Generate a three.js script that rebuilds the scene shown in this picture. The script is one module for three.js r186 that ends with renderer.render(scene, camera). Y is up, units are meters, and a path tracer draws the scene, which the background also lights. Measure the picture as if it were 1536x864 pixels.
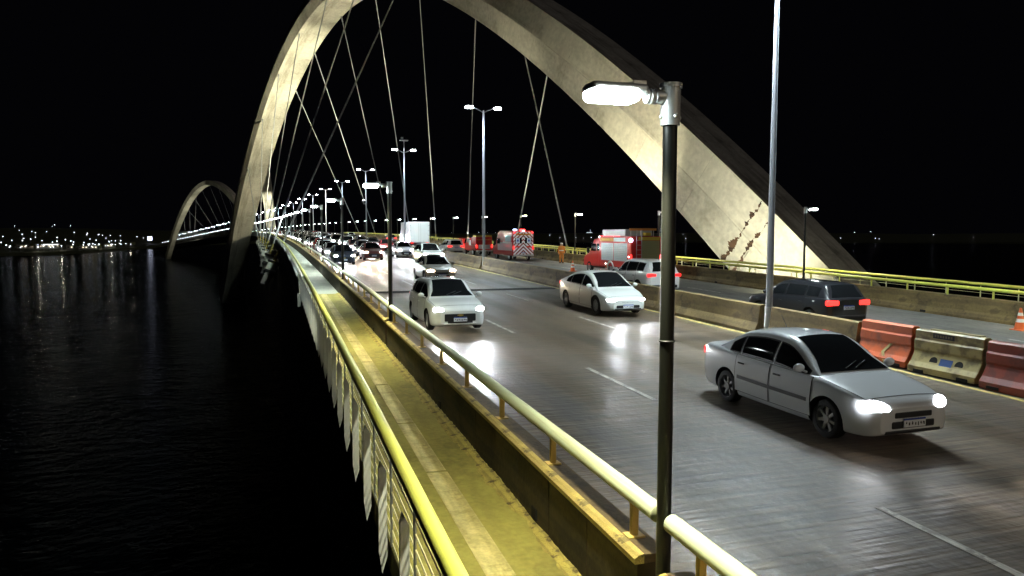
import * as THREE from 'three';
import { mergeGeometries, mergeVertices } from 'three/addons/utils/BufferGeometryUtils.js';
import { RoundedBoxGeometry } from 'three/addons/geometries/RoundedBoxGeometry.js';
import { MarchingCubes } from 'three/addons/objects/MarchingCubes.js';
import { Brush, Evaluator, SUBTRACTION } from 'three-bvh-csg';

// ------------------------------------------------------------------ camera, sky, added fill light, exposure
const scene = new THREE.Scene();
const F = 1080, CAM = new THREE.Vector3(0, 3.3, 0);
const YAW = Math.atan((768 - 423) / F), PITCH = Math.atan((432 - 352) / F);
const camera = new THREE.PerspectiveCamera(2 * Math.atan(432 / F) * 180 / Math.PI, 16 / 9, 0.1, 9000);
const FW = new THREE.Vector3(Math.sin(YAW) * Math.cos(PITCH), -Math.sin(PITCH), -Math.cos(YAW) * Math.cos(PITCH));
camera.position.copy(CAM); camera.lookAt(CAM.clone().add(FW));
const RT = new THREE.Vector3(Math.cos(YAW), 0, Math.sin(YAW)), UPV = new THREE.Vector3().crossVectors(RT, FW);
const rayOf = (x, y) => FW.clone().addScaledVector(RT, (x - 768) / F).addScaledVector(UPV, (432 - y) / F).normalize();

const renderer = new THREE.WebGLRenderer({ antialias: true });
renderer.toneMapping = THREE.LinearToneMapping;
renderer.toneMappingExposure = 1.5;
renderer.shadowMap.enabled = true;
{ // night sky: even and nearly black
  const w = 64, h = 32, d = new Float32Array(w * h * 4);
  for (let i = 0; i < w * h; i++) d.set([0.0006, 0.0006, 0.0009, 1], i * 4);
  const t = new THREE.DataTexture(d, w, h, THREE.RGBAFormat, THREE.FloatType);
  t.mapping = THREE.EquirectangularReflectionMapping; t.magFilter = THREE.LinearFilter; t.needsUpdate = true;
  scene.background = t; scene.environment = t;
}
const addedFill = new THREE.DirectionalLight(new THREE.Color(1, 0.96, 0.9), 0.085);  // added fill light that lifts the dark top face of the arch
addedFill.name = 'addedFill'; addedFill.position.set(500, 420, 330); addedFill.target.position.set(0, 0, -100); addedFill.castShadow = true;
Object.assign(addedFill.shadow.camera, { left: -400, right: 400, top: 400, bottom: -400, near: 1, far: 2000 });
scene.add(addedFill, addedFill.target);

// ------------------------------------------------------------------ helpers
let seedN = 1;
const rng = (s) => () => { s |= 0; s = (s + 0x6d2b79f5) | 0; let t = Math.imul(s ^ (s >>> 15), 1 | s); t = (t + Math.imul(t ^ (t >>> 7), 61 | t)) ^ t; return ((t ^ (t >>> 14)) >>> 0) / 4294967296; };
const V = (x, y, z) => new THREE.Vector3(x, y, z);
const clamp = (x, a, b) => Math.min(b, Math.max(a, x)), lerp = (a, b, t) => a + (b - a) * t;
const sstep = (a, b, x) => { const t = clamp((x - a) / (b - a), 0, 1); return t * t * (3 - 2 * t); };
const taken = new Map();
const numbered = (n) => { const k = taken.get(n) ?? 0; taken.set(n, k + 1); return k ? n + '_' + String(k).padStart(3, '0') : n; };
const shade = (o) => { o.castShadow = true; o.receiveShadow = true; return o; };
function tag(o, label, category, group, kind) { o.userData = { label, category }; if (group) o.userData.group = group; if (kind) o.userData.kind = kind; return o; }
function thing(name, label, category, base = V(0, 0, 0), turn = 0, group) {
  const o = new THREE.Group(); o.name = numbered(name); o.position.copy(base); o.rotation.y = turn; scene.add(o);
  return tag(o, label, category, group);
}
function part(t, name, g, m, label) { const o = shade(new THREE.Mesh(g, m)); o.name = name; t.add(o); if (label) o.userData.label = label; return o; }
// geometry given in world coordinates, put under a thing whose group stands (unturned) at its base
const wpart = (t, name, g, m, label) => { let p = t, v = V(0, 0, 0); while (p && p !== scene) { v.add(p.position); p = p.parent; } g.translate(-v.x, -v.y, -v.z); return part(t, name, g, m, label); };
function structure(name, g, m, label, category) { const o = shade(new THREE.Mesh(g, m)); o.name = numbered(name); scene.add(o); o.userData = { kind: 'structure', label, category }; return o; }
function copyOf(o, base, turn = 0, label) {
  const c = o.clone(); c.name = numbered(o.name.replace(/_\d{3}$/, '')); c.position.copy(base); c.rotation.set(0, turn, 0); scene.add(c);
  c.userData = { ...o.userData }; if (label) c.userData.label = label; return c;
}
// the bridge: station s along the road, o across it (to the right of the camera), h above the road
const G0 = 0.0194;
const lat = (s) => s < 0 ? 0 : -(s * s / 8000 + 5e-8 * s ** 3), dlat = (s) => s < 0 ? 0 : -(s / 4000 + 15e-8 * s * s);
const lift = (s) => s < 0 ? G0 * s : G0 * s - 2.2e-5 * s * s - 1.5e-8 * s ** 3;
const heading = (s) => -Math.atan(dlat(s)); // turn about y that points local -z along the road
function B(s, o, h) { const d = dlat(s), c = o - 13.5, n = Math.hypot(1, d); return V(13.5 + lat(s) + c / n, lift(s) + h, -s + c * d / n); }
const fall = (o) => o > 13.7 ? -0.02 * (o - 13.7) : 0; // cross fall of the right carriageway
function sweep(profile, s0, s1, { ds = 4, cap = true, closed = true, uv = 1 } = {}) {
  const n = Math.max(1, Math.ceil((s1 - s0) / ds)), m = profile.length, segs = closed ? m : m - 1;
  const pos = [], uvs = [], idx = []; let run = 0;
  for (let k = 0; k < segs; k++) {
    const a = profile[k], b = profile[(k + 1) % m], w = Math.hypot(b[0] - a[0], b[1] - a[1]), st = pos.length / 3;
    for (let i = 0; i <= n; i++) { const s = lerp(s0, s1, i / n); for (const [q, u] of [[a, run], [b, run + w]]) { const p = B(s, q[0], q[1]); pos.push(p.x, p.y, p.z); uvs.push(u * uv, s * uv); } }
    for (let i = 0; i < n; i++) { const x = st + 2 * i; idx.push(x, x + 2, x + 1, x + 1, x + 2, x + 3); }
    run += w;
  }
  if (cap && closed) {
    const tri = THREE.ShapeUtils.triangulateShape(profile.map((p) => new THREE.Vector2(p[0], p[1])), []);
    for (const s of [s0, s1]) { const st = pos.length / 3; for (const q of profile) { const p = B(s, q[0], q[1]); pos.push(p.x, p.y, p.z); uvs.push(q[0] * uv, q[1] * uv); } for (const t of tri) s === s0 ? idx.push(st + t[0], st + t[1], st + t[2]) : idx.push(st + t[2], st + t[1], st + t[0]); }
  }
  const g = new THREE.BufferGeometry();
  g.setAttribute('position', new THREE.Float32BufferAttribute(pos, 3)); g.setAttribute('uv', new THREE.Float32BufferAttribute(uvs, 2)); g.setIndex(idx); g.computeVertexNormals();
  return g;
}
function pipe(s0, s1, o, h, r, ds = 3, seg = 14) {
  const pts = []; const n = Math.max(1, Math.ceil((s1 - s0) / ds)); for (let i = 0; i <= n; i++) pts.push(B(lerp(s0, s1, i / n), o, h));
  const c = n > 1 ? new THREE.CatmullRomCurve3(pts) : new THREE.LineCurve3(pts[0], pts[1]);
  const g = new THREE.TubeGeometry(c, n, r, seg, false), caps = [];
  for (const [p, q] of [[pts[0], pts[1]], [pts[n], pts[n - 1]]]) { const k = new THREE.SphereGeometry(r, seg, 6, 0, 7, 0, Math.PI / 2); k.scale(1, 0.22, 1); k.applyQuaternion(new THREE.Quaternion().setFromUnitVectors(V(0, 1, 0), p.clone().sub(q).normalize())); k.translate(p.x, p.y, p.z); caps.push(k); }
  return mergeGeometries([g, ...caps]);
}
function rod(a, b, r0, r1 = r0, seg = 10) { const l = a.distanceTo(b), g = new THREE.CylinderGeometry(r1, r0, l, seg); g.applyQuaternion(new THREE.Quaternion().setFromUnitVectors(V(0, 1, 0), b.clone().sub(a).normalize())); const m = a.clone().add(b).multiplyScalar(0.5); g.translate(m.x, m.y, m.z); return g; }
const box = (w, h, d, x = 0, y = 0, z = 0) => { const g = new THREE.BoxGeometry(w, h, d); g.translate(x, y, z); return g; };
const rbox = (w, h, d, r, x = 0, y = 0, z = 0) => { const g = new RoundedBoxGeometry(w, h, d, 2, Math.min(r, w / 2.01, h / 2.01, d / 2.01)); g.translate(x, y, z); return g; };
const merge = (a) => mergeGeometries(a.map((g) => { const k = g.index ? g.toNonIndexed() : g; for (const n of Object.keys(k.attributes)) if (!['position', 'normal', 'uv'].includes(n)) k.deleteAttribute(n); return k; }));

// ------------------------------------------------------------------ procedural textures
function fbmTile(seed, oct, sx = 1, sy = 1, base = 4) { // f(u,v) for u,v in 0..1, tiles
  const ns = []; for (let i = 0; i < oct; i++) ns.push([0, base * 2 ** i, 0.55 ** i]);
  const tot = ns.reduce((a, b) => a + b[2], 0);
  const per = ns.map(([, f, a], i) => { const px = Math.max(1, Math.round(f * sx)), py = Math.max(1, Math.round(f * sy)), r = rng(seed * 31 + i), t = new Float32Array(px * py).map(() => r()); return [px, py, t, a]; });
  return (u, v) => { let s = 0; for (const [px, py, t, a] of per) { const x = u * px, y = v * py, xi = Math.floor(x), yi = Math.floor(y), f = x - xi, g = y - yi, U = f * f * (3 - 2 * f), W = g * g * (3 - 2 * g), X = ((xi % px) + px) % px, X1 = (X + 1) % px, Y = (((yi % py) + py) % py) * px, Y1 = ((((yi % py) + py) % py + 1) % py) * px; s += a * lerp(lerp(t[Y + X], t[Y + X1], U), lerp(t[Y1 + X], t[Y1 + X1], U), W); } return s / tot; };
}
function tex(n, fn, { srgb = false, rep = 1, repY = rep } = {}) { // fn(u,v) -> [r,g,b] linear 0..1, or a number
  const d = new Uint8Array(n * n * 4), enc = (c) => srgb ? (c <= 0.0031308 ? 12.92 * c : 1.055 * c ** (1 / 2.4) - 0.055) : c;
  for (let j = 0; j < n; j++) for (let i = 0; i < n; i++) { let c = fn(i / n, j / n); if (typeof c === 'number') c = [c, c, c]; d.set([c[0], c[1], c[2]].map((x) => Math.round(255 * clamp(enc(x), 0, 1))).concat(255), (j * n + i) * 4); }
  const t = new THREE.DataTexture(d, n, n); t.wrapS = t.wrapT = THREE.RepeatWrapping; t.magFilter = THREE.LinearFilter; t.minFilter = THREE.LinearMipmapLinearFilter; t.generateMipmaps = true; if (srgb) t.colorSpace = THREE.SRGBColorSpace; t.repeat.set(rep, repY); t.needsUpdate = true; return t;
}
const lin = (r, g, b) => new THREE.Color().setRGB(r, g, b);
const std = (o) => new THREE.MeshStandardMaterial(o), phys = (o) => new THREE.MeshPhysicalMaterial(o);
const mix3 = (a, b, t) => [lerp(a[0], b[0], t), lerp(a[1], b[1], t), lerp(a[2], b[2], t)];
const glow = (r, g, b, k) => std({ color: 0x111111, emissive: lin(r, g, b), emissiveIntensity: k, roughness: 0.4 });

const M = {};
{ // road: grooved concrete, worn and stained; the texture covers 8 x 8 m
  const big = fbmTile(3, 4, 1, 1, 3), fine = fbmTile(5, 4, 1, 1, 64), groove = fbmTile(7, 3, 0.05, 1, 130), lane = fbmTile(9, 4, 1.4, 0.25, 6), blot = fbmTile(11, 4, 1, 1, 8), edge = fbmTile(13, 4, 1, 0.5, 6);
  const bump = (x, c, w) => { let d = Math.abs(x - c); d = Math.min(d, 1 - d); return 1 - sstep(w * 0.4, w, d); };
  // two lanes to a tile: wheel paths polished smooth, a darker oil drip line between them
  const paths = (u, v) => { const q = u + 0.03 * (edge(u, v) - 0.5); return Math.max(bump(q, 0.272, 0.085), bump(q, 0.496, 0.085), bump(q, 0.779, 0.085), bump(q, 0.003, 0.085)) * (0.45 + 0.9 * lane(u, v)); };
  const drip = (u, v) => { const q = u + 0.04 * (edge(v, u) - 0.5); return Math.max(bump(q, 0.384, 0.06), bump(q, 0.891, 0.06)) * (0.3 + 0.9 * lane(v, u)); };
  const rp = { rep: 1 / 6.7, repY: 1 / 8 };
  M.road = std({
    map: tex(1024, (u, v) => { const k = 0.62 + 0.34 * big(u, v) + 0.5 * (fine(u, v) - 0.5) + 1.1 * (groove(u, v) - 0.5) + 0.3 * (lane(u, v) - 0.5) - 0.1 * paths(u, v); const st = clamp(0.6 * sstep(0.35, 0.8, big(u, v)) + 0.55 * drip(u, v), 0, 1); return mix3([0.155 * k, 0.118 * k, 0.079 * k], [0.046 * k, 0.034 * k, 0.023 * k], st); }, { srgb: true, ...rp }),
    roughnessMap: tex(1024, (u, v) => clamp(0.49 - 0.12 * paths(u, v) + 0.06 * (fine(u, v) - 0.5) + 0.06 * (big(u, v) - 0.5), 0.35, 1), rp), roughness: 1,
    bumpMap: tex(1024, (u, v) => 0.6 * groove(u, v) + 0.4 * fine(u, v), rp), bumpScale: 0.017,
  });
}
function concrete(seed, c0, c1, tile, { streak = 0.5, rough = 0.85, bump = 0.006, spot = 0.3, n = 512 } = {}) {
  const a = fbmTile(seed, 5, 1, 1, 4), s = fbmTile(seed + 3, 4, 6, 0.6, 4), f = fbmTile(seed + 5, 3, 1, 1, 80), b = fbmTile(seed + 8, 4, 1, 1, 9);
  return std({ map: tex(n, (u, v) => { const k = 0.75 + 0.5 * (a(u, v) - 0.5) + 0.3 * (f(u, v) - 0.5); const t = clamp(streak * (sstep(0.42, 0.75, s(u, v))) + spot * sstep(0.56, 0.7, b(u, v)), 0, 1); return mix3(c0, c1, t).map((x) => x * k * 1.25); }, { srgb: true, rep: 1 / tile }), bumpMap: tex(n, (u, v) => 0.6 * f(u, v) + 0.4 * a(u, v), { rep: 1 / tile }), bumpScale: bump, roughness: rough });
}
M.walk = concrete(21, [0.36, 0.315, 0.075], [0.2, 0.17, 0.045], 4, { streak: 0.25, spot: 0.4, n: 1024, rough: 0.9 });
M.walkFar = concrete(24, [0.5, 0.52, 0.46], [0.34, 0.36, 0.3], 5, { streak: 0.2, spot: 0.5 });
M.stripe = concrete(27, [0.66, 0.56, 0.24], [0.46, 0.38, 0.14], 2, { spot: 0.6 });
M.parapet = concrete(31, [0.055, 0.04, 0.018], [0.02, 0.015, 0.009], 3, { streak: 0.8, spot: 0.4 });  // colour darkened for the shade on the walkway face; the streaks are stains
M.cope = concrete(33, [0.12, 0.08, 0.035], [0.06, 0.042, 0.02], 2, { streak: 0.2, spot: 0.6 });  // coping top: darker copy of the concrete, its shade painted in
M.copeEdge = concrete(34, [0.44, 0.33, 0.1], [0.16, 0.12, 0.05], 0.8, { streak: 0.3, spot: 0.9 });  // coping edge: lighter copy of the concrete, the light it catches painted in
M.median = concrete(36, [0.2, 0.142, 0.055], [0.075, 0.053, 0.024], 4, { streak: 0.5, spot: 0.5 });
M.girder = concrete(38, [0.2, 0.19, 0.17], [0.1, 0.1, 0.09], 6);
M.fascia = concrete(39, [0.5, 0.52, 0.46], [0.34, 0.36, 0.31], 6, { streak: 0.6 });
M.debris = concrete(41, [0.5, 0.4, 0.1], [0.15, 0.11, 0.04], 0.7, { spot: 0.9, n: 256, bump: 0.02 });
M.arch = concrete(43, [0.58, 0.56, 0.46], [0.33, 0.3, 0.22], 22, { streak: 0.75, spot: 0.45, n: 1024, bump: 0.02 });
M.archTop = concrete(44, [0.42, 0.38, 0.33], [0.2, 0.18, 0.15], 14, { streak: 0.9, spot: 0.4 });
M.rust = concrete(46, [0.11, 0.06, 0.03], [0.03, 0.018, 0.012], 2, { spot: 0.8, n: 256 });
const wear = fbmTile(51, 4, 1, 1, 8);
const paintTex = (c, d) => tex(256, (u, v) => mix3(c, d, sstep(0.62, 0.7, wear(u, v)) * 0.6), { srgb: true, rep: 0.7 });
M.railYellow = std({ map: paintTex([0.72, 0.72, 0.14], [0.5, 0.46, 0.12]), roughness: 0.42 });
M.railCream = std({ map: paintTex([0.74, 0.78, 0.55], [0.55, 0.54, 0.32]), roughness: 0.45 });
M.post = std({ color: lin(0.6, 0.42, 0.12), roughness: 0.6 });
M.fin = std({ color: lin(0.76, 0.78, 0.76), roughness: 0.5 });
M.wire = std({ color: lin(0.7, 0.64, 0.4), roughness: 0.4, metalness: 0.3 });
M.white = std({ color: lin(0.74, 0.74, 0.72), roughness: 0.55 });
M.lane = concrete(53, [0.66, 0.64, 0.56], [0.3, 0.28, 0.24], 1.2, { spot: 1, streak: 0.7, n: 256, bump: 0.002, rough: 0.6 });
M.laneYellow = concrete(55, [0.6, 0.47, 0.13], [0.34, 0.26, 0.09], 1.2, { spot: 0.9, streak: 0.5, n: 256, bump: 0.002, rough: 0.65 });
M.steel = std({ color: lin(0.5, 0.5, 0.49), roughness: 0.38, metalness: 0.85 });
M.galv = std({ color: lin(0.62, 0.64, 0.64), roughness: 0.42, metalness: 0.5 });
M.poleDark = std({ color: lin(0.006, 0.0065, 0.005), roughness: 0.42 });
M.poleGrey = std({ color: lin(0.34, 0.36, 0.4), roughness: 0.5 });
M.rubber = std({ color: lin(0.012, 0.012, 0.012), roughness: 0.85 });
M.black = std({ color: lin(0.01, 0.01, 0.011), roughness: 0.45 });
M.hole = std({ color: lin(0.006, 0.005, 0.004), roughness: 1 });
M.cable = std({ color: lin(0.34, 0.36, 0.36), roughness: 0.55 });
M.sleeve = std({ color: lin(0.4, 0.33, 0.08), roughness: 0.5 });
M.glass = phys({ color: lin(0.008, 0.009, 0.01), roughness: 0.06, specularIntensity: 1 });
M.chrome = std({ color: lin(0.7, 0.7, 0.72), roughness: 0.2, metalness: 1 });
M.rim = std({ color: lin(0.42, 0.43, 0.45), roughness: 0.3, metalness: 0.8 });
M.plate = std({ color: lin(0.62, 0.64, 0.68), roughness: 0.5 });
M.head = glow(0.95, 0.97, 1, 28);
M.headWarm = glow(1, 0.74, 0.48, 22);
M.lensOff = phys({ color: lin(0.5, 0.52, 0.55), roughness: 0.12, clearcoat: 1 });
M.tail = glow(1, 0.015, 0.015, 1.6);
M.tailHot = glow(1, 0.025, 0.02, 3);
M.beaconRed = glow(1, 0.03, 0.03, 7);
M.beaconWhite = glow(1, 0.8, 0.8, 8);
M.beaconBlue = glow(0.5, 0.6, 1, 8);
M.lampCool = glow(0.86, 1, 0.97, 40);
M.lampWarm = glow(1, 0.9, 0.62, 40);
M.lampMedian = glow(0.92, 0.96, 1, 60);

// ------------------------------------------------------------------ water and far shores
{
  const w1 = fbmTile(61, 5, 1, 1, 6), w2 = fbmTile(64, 4, 1, 1.6, 24);
  const water = phys({ color: lin(0.002, 0.003, 0.004), roughness: 0.14, ior: 1.33, specularIntensity: 0.012, bumpMap: tex(1024, (u, v) => 0.6 * w1(u, v) + 0.4 * w2(u, v), { rep: 1 / 36 }), bumpScale: 1.3 });
  const g = new THREE.PlaneGeometry(8000, 8000, 4, 4); g.rotateX(-Math.PI / 2); g.translate(0, -20.5, -2500);
  const p = g.attributes.position, uv = g.attributes.uv; for (let i = 0; i < p.count; i++) uv.setXY(i, p.getX(i), p.getZ(i));
  structure('water', g, water, 'dark rippled lake under the bridge', 'lake');
}
const shoreDist = (az) => lerp(985, 2300, sstep(-0.28, 0.05, az)); // az: angle from the camera's -z towards +x
const hillN = fbmTile(71, 4, 1, 1, 5);
const landH = (az, r) => { const e = r - shoreDist(az); return e <= 0 ? -23 : -20.4 + 1.6 * sstep(0, 12, e) + (22 + 26 * hillN(az * 0.6 + 0.5, 0.3)) * sstep(40, 900, e) * lerp(1, 0.75, sstep(-0.28, 0.05, az)) + 5 * hillN(az * 2, r / 900); };
{
  const na = 220, nr = 46, pos = [], idx = [], uvs = [];
  for (let i = 0; i <= na; i++) for (let j = 0; j <= nr; j++) { const az = lerp(-0.75, 0.95, i / na), r = shoreDist(az) - 12 + 2000 * (j / nr) ** 2.2; pos.push(Math.sin(az) * r, landH(az, r), -Math.cos(az) * r); uvs.push(Math.sin(az) * r, Math.cos(az) * r); }
  for (let i = 0; i < na; i++) for (let j = 0; j < nr; j++) { const a = i * (nr + 1) + j, b = a + nr + 1; idx.push(a, b, a + 1, b, b + 1, a + 1); }
  const g = new THREE.BufferGeometry(); g.setAttribute('position', new THREE.Float32BufferAttribute(pos, 3)); g.setAttribute('uv', new THREE.Float32BufferAttribute(uvs, 2)); g.setIndex(idx); g.computeVertexNormals();
  structure('hills', g, concrete(73, [0.07, 0.075, 0.03], [0.03, 0.035, 0.015], 60, { bump: 0.1 }), 'dark low hills along the far lake shore', 'hills');
}
// ------------------------------------------------------------------ bridge deck, road, walkways
const S0 = -14, S1 = 930, SJ = 33.6;
structure('bridge_deck', sweep([[1.0, -0.012], [1.06, -0.2], [2.4, -0.5], [6, -1.4], [8, -3], [19, -3], [21, -1.6], [26.7, -0.9], [26.7, -0.24], [13.7, -0.012], [2.6, -0.012]], S0, SJ, { ds: 6 }), M.girder, 'concrete deck slab carrying the road and walkway before the expansion joint', 'bridge deck');
structure('bridge_deck', sweep([[0.95, -0.02], [0.95, -0.5], [6, -1.2], [8, -3], [19, -3], [21, -1.6], [26.7, -0.9], [26.7, -0.24], [13.7, -0.012], [2.6, -0.012]], SJ + 0.02, S1, { ds: 6 }), M.girder, 'main deck girder carrying the road over the lake beyond the expansion joint', 'bridge deck');
const road = structure('road', (() => {
  const cols = []; for (let o = 2.6; o <= 24.41; o += 0.545) cols.push([o, fall(o)]);
  return sweep(cols, S0, S1, { ds: 3, closed: false });
})(), M.road, 'grooved concrete road with two carriageways', 'road');
{ // flatten the seams of the swept strips: one smooth sheet
  road.geometry = mergeVertices(road.geometry, 1e-3); road.geometry.computeVertexNormals();
  const uv = road.geometry.attributes.uv, p = road.geometry.attributes.position; void p;
  for (let i = 0; i < uv.count; i++) uv.setX(i, uv.getX(i) + 0.37);
}
const strip = (o, w, s0, s1, h) => sweep([[o - w / 2, fall(o) + h], [o + w / 2, fall(o) + h], [o + w / 2, fall(o) + h - 0.003], [o - w / 2, fall(o) + h - 0.003]], s0, s1, { ds: 3 });
{
  for (const [o, ph] of [[6.57, 3.4], [9.9, 3.2]]) for (let k = -2; k < 28; k++) { const s = ph + k * 8.4; if (s > -13) part(road, 'lane_marking', strip(o, 0.11, s, s + 3.1, 0.007), M.lane); }
  for (const o of [17.4, 20.8]) for (let k = 0; k < 16; k++) part(road, 'lane_marking', strip(o, 0.11, 4 + k * 8.9, 7 + k * 8.9, 0.007), M.lane);
  for (let k = 0; k < 16; k++) { part(road, 'edge_line', strip(13.2, 0.13, -13 + k * 16, 2.99 + k * 16, 0.007), M.laneYellow); part(road, 'edge_line', strip(23.75, 0.13, -13 + k * 16, 2.99 + k * 16, 0.007), M.lane); }
  part(road, 'expansion_joint', merge([sweep([[2.9, 0.004], [13.1, 0.004], [13.1, 0.012], [2.9, 0.012]], SJ - 0.42, SJ + 0.42), sweep([[2.9, 0.014], [13.1, 0.014], [13.1, 0.03], [2.9, 0.03]], SJ - 0.12, SJ - 0.04), sweep([[2.9, 0.014], [13.1, 0.014], [13.1, 0.03], [2.9, 0.03]], SJ + 0.04, SJ + 0.12)]), M.rubber);
}
{
  const wk = (o0, o1, s0, s1, m, lab) => structure('walkway', sweep([[o0, 0.0], [o1, 0.0], [o1, -0.16], [o0, -0.16]].map(([o, h]) => [o, h + fall(o)]), s0, s1, { ds: 2 }), m, lab, 'walkway');
  const a = wk(1.04, 2.585, S0, SJ - 0.03, M.walk, 'ochre concrete walkway with a pale stripe beside the parapet');
  const b = wk(0.93, 2.585, SJ + 0.03, S1, M.walkFar, 'pale walkway slab beyond the expansion joint'); void b;
  wk(24.6, 26.5, S0, S1, M.walk, 'walkway along the far side of the bridge');
  const r = rng(5);
  for (let s = 0.4; s < SJ - 0.3;) { const l = 2.1 + r() * 1.2, e = Math.min(s + l, SJ - 0.2); part(a, 'pale_stripe', sweep([[1.75 + 0.02 * r(), 0.004], [2.01 + 0.02 * r(), 0.004], [2.01, 0.009], [1.75, 0.009]], s, e - 0.035), M.stripe); s = e + 0.02; }
}
// crumbled mortar along the foot of the parapet
{
  const r = rng(8), pos = [], idx = [], uvs = []; let n = 0, wk = 0.05;
  for (let s = 1; s < SJ; s += 0.06) { wk = clamp(wk + (r() - 0.5) * 0.05, 0.005, 0.17); const w = wk + 0.02 * r() * r(), h = 0.006 + 0.22 * wk * (0.4 + 0.6 * r()); for (const [o, y] of [[2.6, h * 1.4], [2.57 - w * 0.4, h], [2.57 - w, 0.003]]) { const p = B(s, o, y); pos.push(p.x, p.y, p.z); uvs.push(o, s); } n++; }
  for (let i = 0; i < n - 1; i++) for (let k = 0; k < 2; k++) { const a = i * 3 + k, b = a + 3; idx.push(a, a + 1, b, b, a + 1, b + 1); }
  const g = new THREE.BufferGeometry(); g.setAttribute('position', new THREE.Float32BufferAttribute(pos, 3)); g.setAttribute('uv', new THREE.Float32BufferAttribute(uvs, 2)); g.setIndex(idx); g.computeVertexNormals();
  const o = shade(new THREE.Mesh(g, M.debris)); o.name = 'crumbled_mortar'; scene.add(o); tag(o, 'crumbled mortar and dirt along the foot of the walkway parapet', 'debris', null, 'stuff');
}
// ------------------------------------------------------------------ left parapet with guard rail, in bays between the lamp posts
const LAMP0 = 4.73, BAY = 14.1;
for (let k = -1; k < 46; k++) {
  const a = LAMP0 + BAY * k + 0.16, e = LAMP0 + BAY * (k + 1) - 0.16, near = k < 4;
  const t = thing('concrete_parapet', 'stained brown concrete parapet bay between the walkway and the oncoming traffic lanes', 'parapet', B((a + e) / 2, 2.7, 0), 0, 'walkway parapet bays');
  const np = near ? 14 : 1, w = (e - a) / np;
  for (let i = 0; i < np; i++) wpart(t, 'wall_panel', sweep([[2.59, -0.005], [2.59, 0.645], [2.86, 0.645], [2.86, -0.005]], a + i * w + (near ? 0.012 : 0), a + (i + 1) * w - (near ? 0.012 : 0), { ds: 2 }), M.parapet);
  if (near) for (let i = 2; i < np; i += 5) wpart(t, 'drain_hole', sweep([[2.575, 0.05], [2.575, 0.17], [2.6, 0.17], [2.6, 0.05]], a + i * w + 0.35, a + i * w + 0.5), M.hole);
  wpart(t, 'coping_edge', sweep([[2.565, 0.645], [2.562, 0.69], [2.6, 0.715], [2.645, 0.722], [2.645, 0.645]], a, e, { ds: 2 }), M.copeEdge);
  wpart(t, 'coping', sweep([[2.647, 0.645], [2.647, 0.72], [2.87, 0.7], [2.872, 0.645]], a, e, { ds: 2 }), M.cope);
  if (k < 22) {
    const q = thing('guard_rail', 'cream tubular guard rail on short posts along the top of the walkway parapet', 'guard rail', B((a + e) / 2, 2.74, 0.72), 0, 'guard rails on the walkway parapet');
    wpart(q, 'pipe', pipe(a - 0.06, e + 0.06, 2.73, 1.06, 0.072, 2), M.railCream);
    const nq = k < 8 ? 8 : 5;
    for (let i = 0; i < nq; i++) {
      const s = a + 0.34 + (e - a - 0.68) * i / (nq - 1), c = B(s, 2.73, 0);
      const po = box(0.055, 0.3, 0.05, 0, 0.855, 0), pl = box(0.15, 0.014, 0.12, 0, 0.718, 0); for (const g of [po, pl]) { g.rotateY(heading(s)); g.translate(c.x, c.y, c.z); }
      const pm = wpart(q, 'post', po, M.post); if (near) { pl.translate(-q.position.x, -q.position.y, -q.position.z); part(pm, 'base_plate', pl, M.post); }
    }
  }
}
// ------------------------------------------------------------------ outer railing of the walkway: pipe, hanging fins, tension wires
const finShape = new THREE.Shape([[0.0, 0.86], [0.055, 0.97], [0.075, 0.9], [0.08, 0.06], [0.05, -0.17], [0.0, 0.0]].map((p) => new THREE.Vector2(-p[0], p[1])));
const finGeo = new THREE.ExtrudeGeometry(finShape, { depth: 0.022, bevelEnabled: true, bevelSize: 0.003, bevelThickness: 0.003, bevelSegments: 1 });
const finSmall = new THREE.BoxGeometry(0.13, 1.05, 0.022); finSmall.translate(-0.03, 0.42, 0);
const stanGeo = rod(V(0.05, 0, 0), V(0.05, 1.06, 0), 0.014, 0.014, 6);
{
  const bays = [[S0, 5.0], [5.0, 19.2], [19.2, SJ - 0.1], [SJ + 0.1, 62], [62, 90], [90, 120], [120, 160], [160, 210], [210, 270], [270, 340]];
  bays.forEach(([a, e], k) => {
    const far = a > SJ, t = thing('walkway_railing', far ? 'outer walkway railing with pale edge panels beyond the expansion joint' : 'yellow outer walkway railing with hanging white fins and tension wires', 'railing', B((a + e) / 2, 1.0, 0), 0, far ? 'outer walkway railings beyond the joint' : 'outer walkway railings before the joint');
    wpart(t, 'handrail', pipe(a, e, 0.99, 1.1, far ? 0.06 : 0.07, 2), M.railYellow);
    if (e < 125) for (let s = Math.max(a, 2.2) + 0.66; s < e; s += 1.32) {
      const f = part(t, 'fin', far ? finSmall : finGeo, M.fin), c = B(s, far ? 0.86 : 0.93, 0); f.position.copy(c.sub(t.position)); f.rotation.y = heading(s);
      if (!far) { const p = part(t, 'stanchion', stanGeo, M.steel); p.position.copy(f.position); }
    }
    if (e < 63) for (let i = 0; i < 7; i++) wpart(t, 'tension_wire', pipe(a, e, 0.985, 0.12 + i * 0.13, 0.008, 2.5, 5), M.wire);
    if (far) wpart(t, 'edge_panel', sweep([[0.84, 0.06], [0.84, 0.92], [0.87, 0.92], [0.87, 0.06]], a, e), M.fascia);
  });
}
structure('edge_beam', sweep([[0.76, -0.55], [0.76, 0.05], [0.92, 0.05], [0.92, -0.55]], SJ, S1, { ds: 5 }), M.fascia, 'pale edge beam below the far walkway', 'edge beam');
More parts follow.
